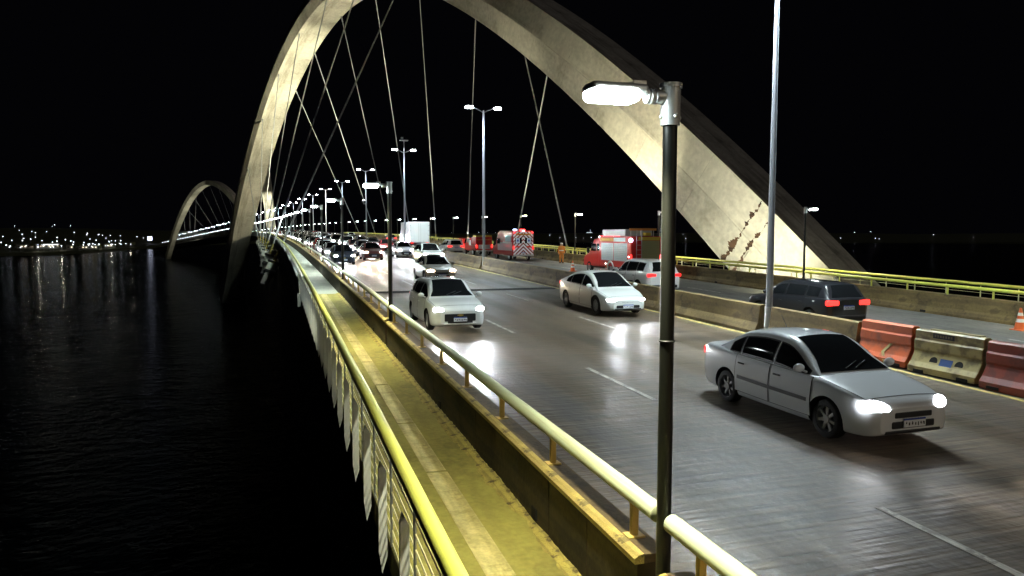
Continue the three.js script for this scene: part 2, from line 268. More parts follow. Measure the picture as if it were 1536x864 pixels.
structure('edge_beam', sweep([[0.97, -0.2], [0.97, 0.09], [1.035, 0.09], [1.035, -0.2]], S0, SJ - 0.1, { ds: 3 }), M.walk, 'ochre kerb beam at the outer edge of the near walkway', 'edge beam');
// ------------------------------------------------------------------ median barrier
const MED = [[13.38, 0], [13.38, 0.1], [13.5, 0.34], [13.565, 0.85], [13.615, 0.87], [13.735, 0.87], [13.785, 0.85], [13.85, 0.34], [13.97, 0.1], [13.97, 0]];
const medPole = []; for (let k = 0; k < 29; k++) medPole.push(17.8 + k * 30.5);
{
  const seg = (a, e) => { const t = thing('median_barrier', 'brown stained concrete median barrier segment between the two carriageways', 'barrier', B((a + e) / 2, 13.675, 0), 0, 'concrete median barrier segments'); wpart(t, 'concrete_block', sweep(MED, a, e, { ds: 2 }), M.median); };
  seg(14.25, 17.55);
  for (let k = 0; k < 12; k++) { const a = medPole[k] + 0.25, e = medPole[k + 1] - 0.25, n = k < 4 ? 5 : 2; for (let i = 0; i < n; i++) seg(a + (e - a) * i / n + 0.015, a + (e - a) * (i + 1) / n - 0.015); }
  seg(medPole[12] + 0.25, S1);
}
// ------------------------------------------------------------------ right parapet and rails
{
  const J = [[24.2, -0.22], [24.2, -0.1], [24.32, 0.1], [24.4, 0.6], [24.66, 0.62], [24.66, -0.22]];
  for (let k = -2; k < 24; k++) {
    const a = 29.2 + BAY * k + 0.1, e = 29.2 + BAY * (k + 1) - 0.1;
    const t = thing('roadside_parapet', 'brown sloped concrete parapet bay along the right carriageway', 'parapet', B((a + e) / 2, 24.4, -0.2), 0, 'right carriageway parapet bays');
    wpart(t, 'concrete_block', sweep(J, a, e, { ds: 2.5 }), M.median);
    if (k < 3) for (let i = 0; i < 3; i++) wpart(t, 'drain_hole', sweep([[24.19, -0.17], [24.19, -0.08], [24.24, -0.08], [24.24, -0.17]], a + 2 + i * 4.7, a + 2.25 + i * 4.7), M.hole);
    if (k < 14) {
      const q = thing('roadside_rail', 'yellow tubular rail on short posts along the right parapet', 'guard rail', B((a + e) / 2, 24.5, 0.6), 0, 'rails on the right parapet');
      wpart(q, 'pipe', pipe(a, e, 24.5, 0.94, 0.065, 2.5), M.railYellow);
      for (let i = 0; i < 8; i++) { const s = a + 0.4 + (e - a - 0.8) * i / 7; wpart(q, 'post', rod(B(s, 24.5, 0.6), B(s, 24.5, 0.9), 0.035, 0.035, 8), M.railYellow); }
      const h = thing('walkway_handrail', 'yellow handrail with thin posts and wires at the outer edge of the far walkway', 'railing', B((a + e) / 2, 26.4, -0.2), 0, 'handrails of the far walkway');
      wpart(h, 'pipe', pipe(a - 0.1, e + 0.1, 26.4, 0.95, 0.06, 2.5), M.railYellow);
      for (let i = 0; i < 9; i++) { const s = a + (e - a) * i / 9; wpart(h, 'post', rod(B(s, 26.4, -0.25), B(s, 26.4, 0.9), 0.022, 0.022, 6), M.wire); }
      for (let i = 0; i < 3; i++) wpart(h, 'tension_wire', pipe(a, e, 26.42, 0.1 + i * 0.25, 0.008, 4, 5), M.wire);
    }
  }
  structure('parapet_base', sweep([[24.25, -0.22], [24.4, 0.6], [24.66, 0.6], [24.66, -0.22]], 29.2 + BAY * 24, S1, { ds: 8 }), M.median, 'far right parapet running off along the bridge', 'parapet');
}
// ------------------------------------------------------------------ lamp posts
function pointLamp(t, x, y, z, color, I, r = 6) { const l = new THREE.PointLight(color, I); l.name = 'lamp_glow'; l.position.set(x, y, z); l.castShadow = true; l.shadow.radius = r; l.shadow.mapSize.set(256, 256); t.add(l); return l; }
function spotLamp(t, x, y, z, dx, color, I, ang, r) { const l = new THREE.SpotLight(color, I, 0, ang, y < 6 ? 0.3 : 0.8); l.name = 'lamp_glow'; l.position.set(x, y, z); l.target.position.set(x + dx, y - 4, z); l.castShadow = true; l.shadow.radius = r; l.shadow.mapSize.set(256, 256); t.add(l, l.target); return l; }
function walkwayLamp(side, base, label, group, col, I, lens) { // side -1: arm reaches to the left
  const t = thing('walkway_lamp', label, 'lamp post', base, 0, group);
  part(t, 'pole', merge([rod(V(0, -0.1, 0), V(0, 4.1, 0), 0.057, 0.052, 18)]), M.poleDark);
  part(t, 'base_flange', merge([new THREE.CylinderGeometry(0.13, 0.13, 0.03, 16).translate(0, 0.02, 0), rod(V(0, 0.02, 0), V(0, 0.2, 0), 0.09, 0.075, 14)]), M.poleDark);
  part(t, 'band', new THREE.TorusGeometry(0.056, 0.008, 6, 18).rotateX(Math.PI / 2).translate(0, 2.42, 0), M.black);
  const c = part(t, 'collar', merge([rod(V(0, 4.0, 0), V(0, 4.27, 0), 0.072, 0.072, 20), rod(V(0, 4.27, 0), V(0, 4.3, 0), 0.083, 0.083, 20), rod(V(side * 0.06, 4.2, 0), V(side * 0.2, 4.2, 0), 0.05, 0.05, 14), new THREE.TorusGeometry(0.052, 0.006, 6, 16).rotateY(Math.PI / 2).translate(side * 0.13, 4.2, 0), new THREE.TorusGeometry(0.052, 0.006, 6, 16).rotateY(Math.PI / 2).translate(side * 0.17, 4.2, 0)]), M.galv);
  for (const [x, z] of [[0.075, 0], [-0.075, 0], [0, 0.075], [0, -0.075]]) part(c, 'bolt', new THREE.SphereGeometry(0.016, 8, 6).translate(x, 4.06, z), M.galv);
  const h = part(t, 'lamp_head', merge([rbox(0.44, 0.07, 0.2, 0.03, side * 0.44, 4.235, 0), rbox(0.16, 0.05, 0.1, 0.02, side * 0.26, 4.22, 0)]), M.galv);
  for (let i = 0; i < 5; i++) part(h, 'cooling_rib', box(0.1, 0.03, 0.008, side * 0.28, 4.28, -0.06 + i * 0.03), M.galv);
  part(t, 'lamp_lens', rbox(0.38, 0.11, 0.225, 0.05, side * 0.47, 4.195, 0), lens);  // lens oversized so the whole head whites out; glare put into its shape
  spotLamp(t, side * 0.47, 4.11, 0, side * 2.4, col, I, 1.35, 5);
  return t;
}
const LGRP = 'walkway lamp posts on the left parapet', RGRP = 'walkway lamp posts on the right parapet', MGRP = 'double-arm lamp posts on the median';
const dim = (c) => { for (const o of [...c.children]) if (o.isLight || !o.name) o.removeFromParent(); };
const WARM = lin(1, 0.98, 0.66);
const lw = walkwayLamp(-1, B(LAMP0 - BAY, 2.72, 0), 'black walkway lamp post with galvanised head in a gap of the left parapet', LGRP, WARM, 72, M.lampWarm);
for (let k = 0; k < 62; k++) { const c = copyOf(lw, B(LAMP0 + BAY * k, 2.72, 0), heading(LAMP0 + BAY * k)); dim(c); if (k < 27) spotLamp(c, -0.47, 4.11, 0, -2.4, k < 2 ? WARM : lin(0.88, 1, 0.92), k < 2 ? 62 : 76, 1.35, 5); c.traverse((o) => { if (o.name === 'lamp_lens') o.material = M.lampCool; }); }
const rw = walkwayLamp(1, B(29.2, 24.5, -0.2), 'black walkway lamp post with galvanised head on the right parapet', RGRP, WARM, 70, M.lampCool);
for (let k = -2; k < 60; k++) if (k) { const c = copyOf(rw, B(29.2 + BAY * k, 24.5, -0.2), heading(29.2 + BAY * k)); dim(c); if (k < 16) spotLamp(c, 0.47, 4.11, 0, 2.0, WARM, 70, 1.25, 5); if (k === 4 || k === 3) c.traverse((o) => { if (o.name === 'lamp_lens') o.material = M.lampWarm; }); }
function medianLamp(base) {
  const t = thing('median_lamp', 'tall pale grey lamp post with two short arms standing on the median', 'lamp post', base, 0, MGRP);
  part(t, 'pole', merge([rod(V(0, -0.02, 0), V(0, 5.2, 0), 0.105, 0.085, 18), rod(V(0, 5.2, 0), V(0, 10.9, 0), 0.085, 0.062, 18)]), M.poleGrey);
  part(t, 'pole_foot', rod(V(0, -0.02, 0), V(0, 0.85, 0), 0.13, 0.125, 18), M.galv);
  for (const x of [-1, 1]) {
    const a = part(t, 'arm', new THREE.TubeGeometry(new THREE.QuadraticBezierCurve3(V(0, 10.75, 0), V(x * 0.4, 10.95, 0), V(x * 0.75, 11.08, 0)), 8, 0.035, 8), M.poleGrey);
    part(a, 'lamp_head', rbox(0.56, 0.08, 0.26, 0.035, x * 1.0, 11.15, 0), M.galv);
    part(a, 'lamp_lens', rbox(0.5, 0.15, 0.3, 0.06, x * 1.02, 11.08, 0), M.lampMedian);  // lens made wider than the head to imitate glare
    spotLamp(t, x * 1.02, 10.96, 0, x * 0.9, lin(0.82, 0.96, 1), 400, 1.3, 8);
  }
  return t;
}
const ml = medianLamp(B(medPole[0], 13.675, 0));
for (let k = -1; k < medPole.length; k++) if (k) {
  const s = 17.8 + k * 30.5, c = copyOf(ml, B(s, 13.675, 0), heading(s)); dim(c);
  if (k < 14) for (const x of [-1, 1]) spotLamp(c, x * 1.02, 10.96, 0, x * 0.9, k < 0 ? lin(1, 0.76, 0.46) : lin(0.8, 0.96, 1), k === 1 && x > 0 ? 300 : k < 0 ? 520 : 420, 1.3, 8);  // second post: right head lit too, added to brighten the parked emergency vehicles
  if (k === 2) { part(c, 'camera_bracket', merge([rod(V(0, 10.9, 0), V(0, 12.1, 0), 0.04), rbox(0.9, 0.1, 0.4, 0.03, 0, 12.1, 0), rbox(0.25, 0.2, 0.2, 0.05, -0.2, 12.35, 0)]), M.galv); }
}
// ------------------------------------------------------------------ arches and stay cables
function archCurve(R, L, top, n, w, wr, wl, t0, t1) {
  const S = V(L.z - R.z, 0, -(L.x - R.x)).normalize(); // to the left of R -> L
  const C = (t) => V(lerp(R.x, L.x, t), -20.5 + (top + 20.5) * (1 - Math.abs(2 * t - 1) ** n), lerp(R.z, L.z, t));
  return (t) => {
    const c = C(t), T = C(t + 1e-3).sub(C(t - 1e-3)).normalize(), N = new THREE.Vector3().crossVectors(S, T); if (N.y < 0) N.negate();
    const a2 = (2 * t - 1) ** 2, ww = w + ((t < 0.5 ? wr : wl) - w) * a2, th = t0 + (t1 - t0) * a2;
    return (u, v) => c.clone().addScaledVector(S, u * ww / 2).addScaledVector(N, v * th / 2); // u: +1 left side, v: +1 top
  };
}
function arch(name, label, at, crease, steps = 120) {
  const t = thing(name, label, 'arch', at(0.5)(0, 0).setY(-20.5), 0, undefined);
  const strip = (a, b, n, l0, f) => {
    const pos = [], uvs = [], idx = []; let len = l0, prev = null, m = 0;
    for (let i = 0; i <= n; i++) { const tt = lerp(a, b, i / n), row = f(tt, at(tt)); m = row.length; if (prev) len += row[0].distanceTo(prev); prev = row[0].clone(); let w = 0; row.forEach((p, k) => { if (k) w += p.distanceTo(row[k - 1]); pos.push(p.x, p.y, p.z); uvs.push(w, len); }); }
    for (let i = 0; i < n; i++) for (let k = 0; k < m - 1; k++) { const q = i * m + k, r = q + m; idx.push(q, r, q + 1, r, r + 1, q + 1); }
    const g = new THREE.BufferGeometry(); g.setAttribute('position', new THREE.Float32BufferAttribute(pos, 3)); g.setAttribute('uv', new THREE.Float32BufferAttribute(uvs, 2)); g.setIndex(idx); g.computeVertexNormals(); return g;
  };
  const bulge = (tt) => crease ? 1 + 0.16 * sstep(0.1, 0.24, tt) * sstep(1, 0.8, tt) : 1;
  for (let k = 0; k < steps; k++) { // cast segments with narrow open joints
    const a = lerp(0.004, 0.996, k / steps) + 0.00005, b = lerp(0.004, 0.996, (k + 1) / steps) - 0.00005, l0 = k * 290 / steps, n = 4;
    const side = crease ? [strip(a, b, n, l0, (tt, p) => [p(1, -1), p(bulge(tt), -0.02)]), strip(a, b, n, l0, (tt, p) => [p(bulge(tt), -0.02), p(bulge(tt), 0.02)]), strip(a, b, n, l0 + 9, (tt, p) => [p(bulge(tt), 0.02), p(1, 1)])] : [strip(a, b, n, l0, (tt, p) => [p(1, -1), p(1, 1)])];
    wpart(t, 'arch_segment', merge([...side, strip(a, b, n, l0, (tt, p) => [p(-1, -1), p(0, -1), p(1, -1)]), strip(a, b, n, l0, (tt, p) => [p(-1, 1), p(-1, -1)])]), M.arch);
  }
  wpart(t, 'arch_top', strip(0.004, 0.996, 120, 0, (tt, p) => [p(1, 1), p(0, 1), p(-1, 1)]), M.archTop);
  return t;
}
const A1 = archCurve(V(41.26, 0, -22.9), V(-18.7, 0, -273.4), 50.24, 1.888, 5.93, 2.9, 5.2, 4.55, 6.7);
const wp = (o, s) => V(o + lat(s), 0, -s);
const A2 = archCurve(wp(-4, 298), wp(37, 525), 47, 1.9, 5.9, 4.5, 4.5, 4.6, 6.7);
const A3 = archCurve(wp(37, 540), wp(-9, 772), 46.5, 1.9, 5.0, 3.6, 3.6, 3.6, 5.4);
const arch1 = arch('bridge_arch', 'huge pale concrete arch leaping diagonally over the road, footing rising beside the right railing', A1, true, 44);
arch('bridge_arch', 'middle bridge arch mostly hidden behind the far leg of the huge arch', A2, false, 30);
arch('bridge_arch', 'small distant lit bridge arch standing over the lake beside the far deck', A3, false, 30);
{ // ragged rusty joint across the near footing of the great arch
  for (const [ta, wd, sd] of [[0.0985, 0.5, 3], [0.0945, 0.28, 9]]) {
    const r = rng(sd), pos = [], idx = [], n = 150, nz = fbmTile(sd + 60, 4, 1, 1, 9), nw = fbmTile(sd + 80, 4, 1, 1, 14);
    for (let i = 0; i <= n; i++) { const v = lerp(-0.98, 0.985, i / n), c = ta + 0.0022 * (nz(i / n, 0.3) - 0.5), w = wd * 0.006 * Math.max(0.02, nw(i / n, 0.6) - 0.34) * (1.2 - 0.5 * (v + 1) / 2); for (const q of [c - w, c + w * (0.6 + 0.8 * r())]) { const f = A1(q), p = f(1, v), out = p.clone().sub(f(0.9, v)).normalize(); p.addScaledVector(out, 0.02); pos.push(p.x, p.y, p.z); } }
    for (let i = 0; i < n; i++) { const a = i * 2; idx.push(a, a + 1, a + 2, a + 1, a + 3, a + 2); }
    const g = new THREE.BufferGeometry(); g.setAttribute('position', new THREE.Float32BufferAttribute(pos, 3)); g.setAttribute('uv', new THREE.Float32BufferAttribute(pos.flatMap((x, i) => i % 3 === 2 ? [] : [x]), 2)); g.setIndex(idx); g.computeVertexNormals();
    wpart(arch1, 'rusty_joint', g, M.rust, 'ragged rusty brown joint across the footing');
  }
}
function stay(top, foot, label, group, { sleeve = true, outrig = 0, r = 0.12 } = {}) {
  const t = thing('stay_cable', label, 'cable', foot, 0, group), d = top.clone().sub(foot).normalize();
  wpart(t, 'strand', rod(foot.clone().addScaledVector(d, 1.2), top, r, r, 8), M.cable);
  if (sleeve) {
    wpart(t, 'sleeve', rod(foot.clone().addScaledVector(d, -0.6), foot.clone().addScaledVector(d, 1.5), r * 1.9, r * 1.6, 10), M.sleeve);
    wpart(t, 'top_socket', rod(top.clone().addScaledVector(d, -1.1), top.clone().addScaledVector(d, 0.3), r * 1.6, r * 1.9, 8), M.cable);
  }
  if (outrig) {
    const f = foot.clone(), q = new THREE.Quaternion().setFromUnitVectors(V(0, 1, 0), d);
    const pl = (w, h, dd, along) => { const g = rbox(w, h, dd, 0.03); g.applyQuaternion(q); const c = f.clone().addScaledVector(d, along); g.translate(c.x, c.y, c.z); return g; };
    wpart(t, 'anchor_block', pl(1.1, 1.0, 0.5, -0.9), M.fascia); wpart(t, 'anchor_plate', pl(1.25, 0.08, 0.7, -0.2), M.steel); wpart(t, 'anchor_plate', pl(1.25, 0.08, 0.7, -1.6), M.steel);
    wpart(t, 'outrigger_beam', rod(f.clone().addScaledVector(d, 0.4), f.clone().add(V(outrig, 0.6, 0)), 0.13, 0.13, 8), M.fascia);
    wpart(t, 'anchor_block', pl(0.8, 1.5, 0.25, -2.4), M.girder);
  }
  return t;
}
{
  const CR = 'stay cables from the great arch to the right deck edge', CL = 'stay cables from the great arch to the left deck edge';
  for (const [ta, s] of [[0.666, 205], [0.599, 180.3], [0.522, 161.4], [0.445, 140.5], [0.367, 119.8], [0.291, 100.6], [0.246, 64], [0.218, 80.3]]) stay(A1(ta)(-0.92, -1), B(s, 26.85, -0.1), 'pale stay cable from the great arch down to the right edge of the deck', CR, { r: 0.08 });
  [0.348, 0.419, 0.49, 0.569, 0.644, 0.717, 0.795].forEach((ta, i) => stay(A1(ta)(0.9, -1), B(82 + i * 19.5, 0.1 - 0.25 * Math.min(i, 2), -1.0), 'stay cable from the great arch to an anchor block outside the walkway railing', CL, { outrig: 0.7, r: 0.1 }));
  const CF = 'stay cables of the distant arches';
  for (let i = 0; i < 6; i++) { stay(A3(0.36 + i * 0.08)(-0.9, -1), B(600 + i * 24, 26.8, 0), 'thin stay cable of the distant arch', CF, { sleeve: false, r: 0.055 }); if (i > 2) stay(A3(0.36 + i * 0.08)(0.9, -1), B(600 + i * 24, 0.3, -0.5), 'thin stay cable of the distant arch', CF, { sleeve: false, r: 0.055 }); }
  for (let i = 0; i < 6; i++) stay(A2(0.4 + i * 0.08)(0.9, -1), B(400 + i * 20, 26.8, 0), 'thin stay cable of the middle arch', 'stay cables of the middle arch', { sleeve: false, r: 0.055 });
}
// floodlights that wash the arches: a fixture with a lit glass and a spot just in front of it
function flood(at, aim, I, angle, col, label) {
  const t = thing('floodlight', label, 'floodlight', at, 0, 'arch floodlights'), d = aim.clone().sub(at).normalize(), q = new THREE.Quaternion().setFromUnitVectors(V(0, 0, 1), d);
  const rot = (g) => g.applyQuaternion(q);
  part(t, 'housing', rot(rbox(0.5, 0.4, 0.25, 0.04, 0, 0, -0.14)), M.black); part(t, 'lamp_glass', rot(rbox(0.42, 0.32, 0.03, 0.01, 0, 0, 0)), M.lampWarm);
  part(t, 'bracket', merge([rod(V(0, -0.5, 0), V(0, -0.12, 0).addScaledVector(d, -0.14), 0.05), rod(V(0, -0.45, 0), V(0.4, -0.45, 0), 0.05)]), M.steel);
  const l = new THREE.SpotLight(col, I, 0, angle, 0.7); l.name = 'flood_beam'; l.position.copy(d).multiplyScalar(0.12); l.target.position.copy(d).multiplyScalar(20); l.castShadow = true; l.shadow.radius = 8; t.add(l, l.target);
}
{
  const warm = lin(1, 0.93, 0.66), pale = lin(1, 0.97, 0.76);
  flood(B(37, 27.6, -0.1), A1(0.1)(1, -0.5), 560, 0.9, pale, 'floodlight on the deck edge aimed at the near arch footing');
  flood(B(52, 25.1, 0.2), A1(0.16)(1, 0), 1000, 0.7, warm, 'floodlight beside the right parapet aimed up at the near arch leg');
  flood(B(72, 25.1, 0.2), A1(0.26)(1, -0.6), 1300, 0.6, warm, 'floodlight beside the right parapet aimed at the near shoulder of the arch');
  flood(B(110, 25.1, 0.2), A1(0.4)(0, -1), 2600, 0.6, warm, 'floodlight beside the right parapet aimed at the crown of the arch');
  flood(B(139.8, 13.3, 6.5), A1(0.76)(0, -1), 12000, 0.5, warm, 'floodlight on a median lamp post aimed at the far leg of the great arch');
  flood(B(139.8, 13.3, 7.3), A1(0.64)(0, -1), 10000, 0.5, warm, 'floodlight on a median lamp post aimed at the far shoulder of the great arch');
  flood(B(109.3, 13.3, 6.5), A1(0.5)(0, -1), 6000, 0.55, warm, 'floodlight on a median lamp post aimed at the far side of the arch crown');
  flood(B(640, 0.3, 0.6), A3(0.8)(0, -1), 8000, 0.4, pale, 'floodlight aimed at the leg of the distant arch');
  flood(B(620, 0.3, 0.6), A3(0.62)(0, -1), 6000, 0.4, pale, 'floodlight aimed at the shoulder of the distant arch');
  flood(B(430, 25.5, 0.6), A2(0.8)(0, -1), 14000, 0.4, pale, 'floodlight aimed at the middle arch');
}
// ------------------------------------------------------------------ vehicles
// a table of rows [z, v1, v2, ...] read with a monotone cubic
function table(rows) {
  const z = rows.map((r) => r[0]), n = z.length, cols = rows[0].length - 1, m = [];
  for (let c = 1; c <= cols; c++) {
    const d = []; for (let i = 0; i < n - 1; i++) d.push((rows[i + 1][c] - rows[i][c]) / (z[i + 1] - z[i]));
    m.push(rows.map((_, i) => i === 0 ? d[0] : i === n - 1 ? d[n - 2] : d[i - 1] * d[i] <= 0 ? 0 : 2 * d[i - 1] * d[i] / (d[i - 1] + d[i])));
  }
  return (x) => { let i = 0; while (i < n - 2 && x > z[i + 1]) i++; const h = z[i + 1] - z[i], t = clamp((x - z[i]) / h, 0, 1), out = []; for (let c = 0; c < cols; c++) { const a = rows[i][c + 1], b = rows[i + 1][c + 1], t2 = t * t, t3 = t2 * t; out.push((2 * t3 - 3 * t2 + 1) * a + (t3 - 2 * t2 + t) * h * m[c][i] + (-2 * t3 + 3 * t2) * b + (t3 - t2) * h * m[c][i + 1]); } return out; };
}
// body rows: z, half width, top, bottom (front at +z); roof rows: z, height
const TYPES = {
  hatch: { L: 4.16, wb: [1.24, -1.29], r: 0.31, body: [[-2.08, 0.62, 0.92, 0.42], [-2.02, 0.76, 0.98, 0.3], [-1.85, 0.83, 1.0, 0.22], [-1.2, 0.865, 0.99, 0.19], [0, 0.865, 0.95, 0.18], [0.85, 0.86, 0.94, 0.18], [1.2, 0.85, 0.9, 0.18], [1.7, 0.82, 0.83, 0.18], [1.93, 0.75, 0.74, 0.19], [2.03, 0.68, 0.68, 0.21], [2.08, 0.58, 0.6, 0.27]], roof: [[-2.0, 0.97], [-1.86, 1.2], [-1.7, 1.4], [-1.2, 1.455], [-0.2, 1.475], [0.2, 1.45], [1.1, 0.94]], ws: [0.26, 1.02], rear: [-1.98, -1.74], doors: [[-0.06, 0.98], [-1.05, -0.09]], side: [[-0.02, 0.86], [-0.98, -0.1], [-1.6, -1.06]] },
  sedan: { L: 4.3, wb: [1.3, -1.24], r: 0.3, body: [[-2.15, 0.6, 0.9, 0.44], [-2.09, 0.74, 0.98, 0.3], [-1.92, 0.8, 1.01, 0.23], [-1.4, 0.835, 0.99, 0.2], [-0.8, 0.845, 0.96, 0.19], [0.2, 0.845, 0.93, 0.18], [0.95, 0.84, 0.91, 0.18], [1.5, 0.82, 0.83, 0.18], [1.9, 0.76, 0.74, 0.19], [2.08, 0.68, 0.66, 0.22], [2.15, 0.58, 0.58, 0.27]], roof: [[-1.62, 0.99], [-1.2, 1.24], [-0.85, 1.38], [-0.3, 1.425], [0.15, 1.4], [1.1, 0.9]], ws: [0.22, 1.02], rear: [-1.52, -0.9], doors: [[0.02, 1.0], [-0.95, -0.01]], side: [[0.06, 0.86], [-0.84, -0.02], [-1.2, -0.9]] },
  fastback: { L: 4.54, wb: [1.37, -1.33], r: 0.32, body: [[-2.27, 0.62, 1.0, 0.46], [-2.2, 0.76, 1.06, 0.3], [-2.0, 0.83, 1.07, 0.22], [-1.3, 0.875, 1.02, 0.19], [0, 0.88, 0.95, 0.17], [0.9, 0.87, 0.92, 0.16], [1.5, 0.85, 0.83, 0.15], [1.95, 0.77, 0.7, 0.16], [2.17, 0.67, 0.61, 0.19], [2.27, 0.54, 0.52, 0.24]], roof: [[-2.1, 1.06], [-1.5, 1.24], [-0.9, 1.41], [-0.2, 1.475], [0.25, 1.43], [1.35, 0.88]], ws: [0.34, 1.22], rear: [-1.98, -1.1], doors: [[0.05, 1.08], [-0.98, 0.02]], side: [[0.1, 1.0], [-0.92, 0.02], [-1.4, -0.98]] },
  suv: { L: 4.35, wb: [1.3, -1.3], r: 0.345, body: [[-2.17, 0.66, 1.02, 0.5], [-2.1, 0.8, 1.09, 0.34], [-1.92, 0.87, 1.11, 0.27], [-1.2, 0.9, 1.1, 0.24], [0, 0.9, 1.05, 0.23], [0.9, 0.895, 1.04, 0.23], [1.4, 0.88, 1.0, 0.23], [1.85, 0.83, 0.93, 0.24], [2.08, 0.75, 0.84, 0.26], [2.17, 0.64, 0.72, 0.34]], roof: [[-2.12, 1.08], [-1.98, 1.34], [-1.8, 1.56], [-1.2, 1.63], [-0.1, 1.64], [0.3, 1.6], [1.08, 1.03]], ws: [0.36, 1.0], rear: [-2.1, -1.86], doors: [[-0.02, 1.0], [-1.05, -0.05]], side: [[0.02, 0.86], [-1.0, -0.06], [-1.66, -1.07]] },
};
function lowerPoint(T, z, v, side = 1) {
  const [W, yt, yb] = T.bf(z), H = yt - yb;
  const P = [[0, yb], [0.78 * W, yb], [0.955 * W, yb + 0.05 * H], [W, yb + 0.32 * H], [0.998 * W, yb + 0.6 * H], [0.972 * W, yb + 0.84 * H], [0.9 * W, yt - 0.005], [0.55 * W, yt + 0.022], [0, yt + 0.03]];
  const f = clamp(v, 0, 1) * 8, i = Math.min(7, Math.floor(f)), t = f - i, g = (k) => P[clamp(k, 0, 8)], o = [0, 0];
  for (let c = 0; c < 2; c++) { const a = g(i - 1)[c], b = g(i)[c], d = g(i + 1)[c], e = g(i + 2)[c]; o[c] = 0.5 * (2 * b + (d - a) * t + (2 * a - 5 * b + 4 * d - e) * t * t + (3 * b - a - 3 * d + e) * t ** 3); }
  return V(side * Math.max(0, o[0]), o[1], z);
}
function cabPoint(T, z, a, side = 1) {
  const [W, yt] = T.bf(z), wb = 0.925 * W, yb = yt - 0.05, yr = Math.max(yb + 0.003, T.rf(z)[0]), h = yr - yb, wr = wb - 0.3 * h - 0.02, r = Math.min(0.1, h * 0.4);
  let x, y;
  if (a < 0.45) { const t = a / 0.45; x = lerp(wb, wr, t) + 0.025 * Math.sin(Math.PI * t) * Math.min(1, h * 2); y = lerp(yb, yr - r, t); }
  else if (a < 0.62) { const t = (a - 0.45) / 0.17 * Math.PI / 2; x = wr - 1.3 * r * (1 - Math.cos(t)); y = yr - r + r * Math.sin(t); }
  else { const t = (a - 0.62) / 0.38; x = (wr - 1.3 * r) * (1 - t); y = yr + 0.03 * Math.min(1, h * 2) * (1 - (1 - t) ** 2); }
  return V(side * x, y, z);
}
function patch(fn, u0, u1, v0, v1, nu, nv, off, flip) { // a sheet lifted off a body surface along its normal
  const pos = [], uvs = [], idx = [], e = 1e-3;
  for (let i = 0; i <= nu; i++) for (let j = 0; j <= nv; j++) {
    const u = lerp(u0, u1, i / nu), v = lerp(v0, v1, j / nv), p = fn(u, v), n = new THREE.Vector3().crossVectors(fn(u + e, v).sub(fn(u - e, v)), fn(u, v + e).sub(fn(u, v - e))).normalize(); if (flip) n.negate();
    p.addScaledVector(n, off); pos.push(p.x, p.y, p.z); uvs.push(i / nu, j / nv);
  }
  for (let i = 0; i < nu; i++) for (let j = 0; j < nv; j++) { const a = i * (nv + 1) + j, b = a + nv + 1; flip ? idx.push(a, a + 1, b, b, a + 1, b + 1) : idx.push(a, b, a + 1, b, b + 1, a + 1); }
  const g = new THREE.BufferGeometry(); g.setAttribute('position', new THREE.Float32BufferAttribute(pos, 3)); g.setAttribute('uv', new THREE.Float32BufferAttribute(uvs, 2)); g.setIndex(idx); g.computeVertexNormals(); return g;
}
const tyreGeo = new Map();
function wheelGeos(r) {
  if (tyreGeo.has(r)) return tyreGeo.get(r);
  const w = 0.2, ri = r * 0.66, prof = [[ri, -w / 2], [r * 0.9, -w / 2], [r * 0.98, -w * 0.38], [r, -w * 0.2], [r, w * 0.2], [r * 0.98, w * 0.38], [r * 0.9, w / 2], [ri, w / 2]].map((p) => new THREE.Vector2(p[0], p[1]));
  const tyre = new THREE.LatheGeometry(prof, 28).rotateZ(Math.PI / 2), parts = [new THREE.LatheGeometry([[ri, -0.07], [ri * 0.93, 0.06], [ri * 0.98, 0.09], [ri, 0.09]].map((p) => new THREE.Vector2(p[0], p[1])), 24).rotateZ(-Math.PI / 2)];
  for (let k = 0; k < 7; k++) { const s = rbox(0.03, ri * 0.9, 0.055, 0.012, 0.055, ri * 0.5, 0); s.rotateX(k * Math.PI * 2 / 7); parts.push(s); }
  parts.push(new THREE.CylinderGeometry(0.06, 0.06, 0.05, 14).rotateZ(Math.PI / 2).translate(0.06, 0, 0));
  const hub = new THREE.CylinderGeometry(ri * 0.95, ri * 0.95, 0.03, 20).rotateZ(Math.PI / 2);
  const o = { tyre, rim: merge(parts), hub }; tyreGeo.set(r, o); return o;
}
const carGeo = new Map(), csg = new Evaluator(); csg.attributes = ['position', 'normal']; csg.useGroups = true;
function loft(rings, closed) {
  const m = rings[0].length, pos = [], idx = []; for (const r of rings) for (const p of r) pos.push(p.x, p.y, p.z);
  const seg = closed ? m : m - 1;
  for (let i = 0; i < rings.length - 1; i++) for (let k = 0; k < seg; k++) { const a = i * m + k, b = i * m + (k + 1) % m, c = a + m, d = b + m; idx.push(a, b, c, b, d, c); }
  if (closed) for (const [i, f] of [[0, 1], [rings.length - 1, 0]]) { const c = pos.length / 3, q = rings[i].reduce((s, p) => s.add(p), V(0, 0, 0)).divideScalar(m); pos.push(q.x, q.y, q.z); for (let k = 0; k < m; k++) { const a = i * m + k, b = i * m + (k + 1) % m; f ? idx.push(a, c, b) : idx.push(a, b, c); } }
  const g = new THREE.BufferGeometry(); g.setAttribute('position', new THREE.Float32BufferAttribute(pos, 3)); g.setIndex(idx); g.computeVertexNormals(); return g;
}
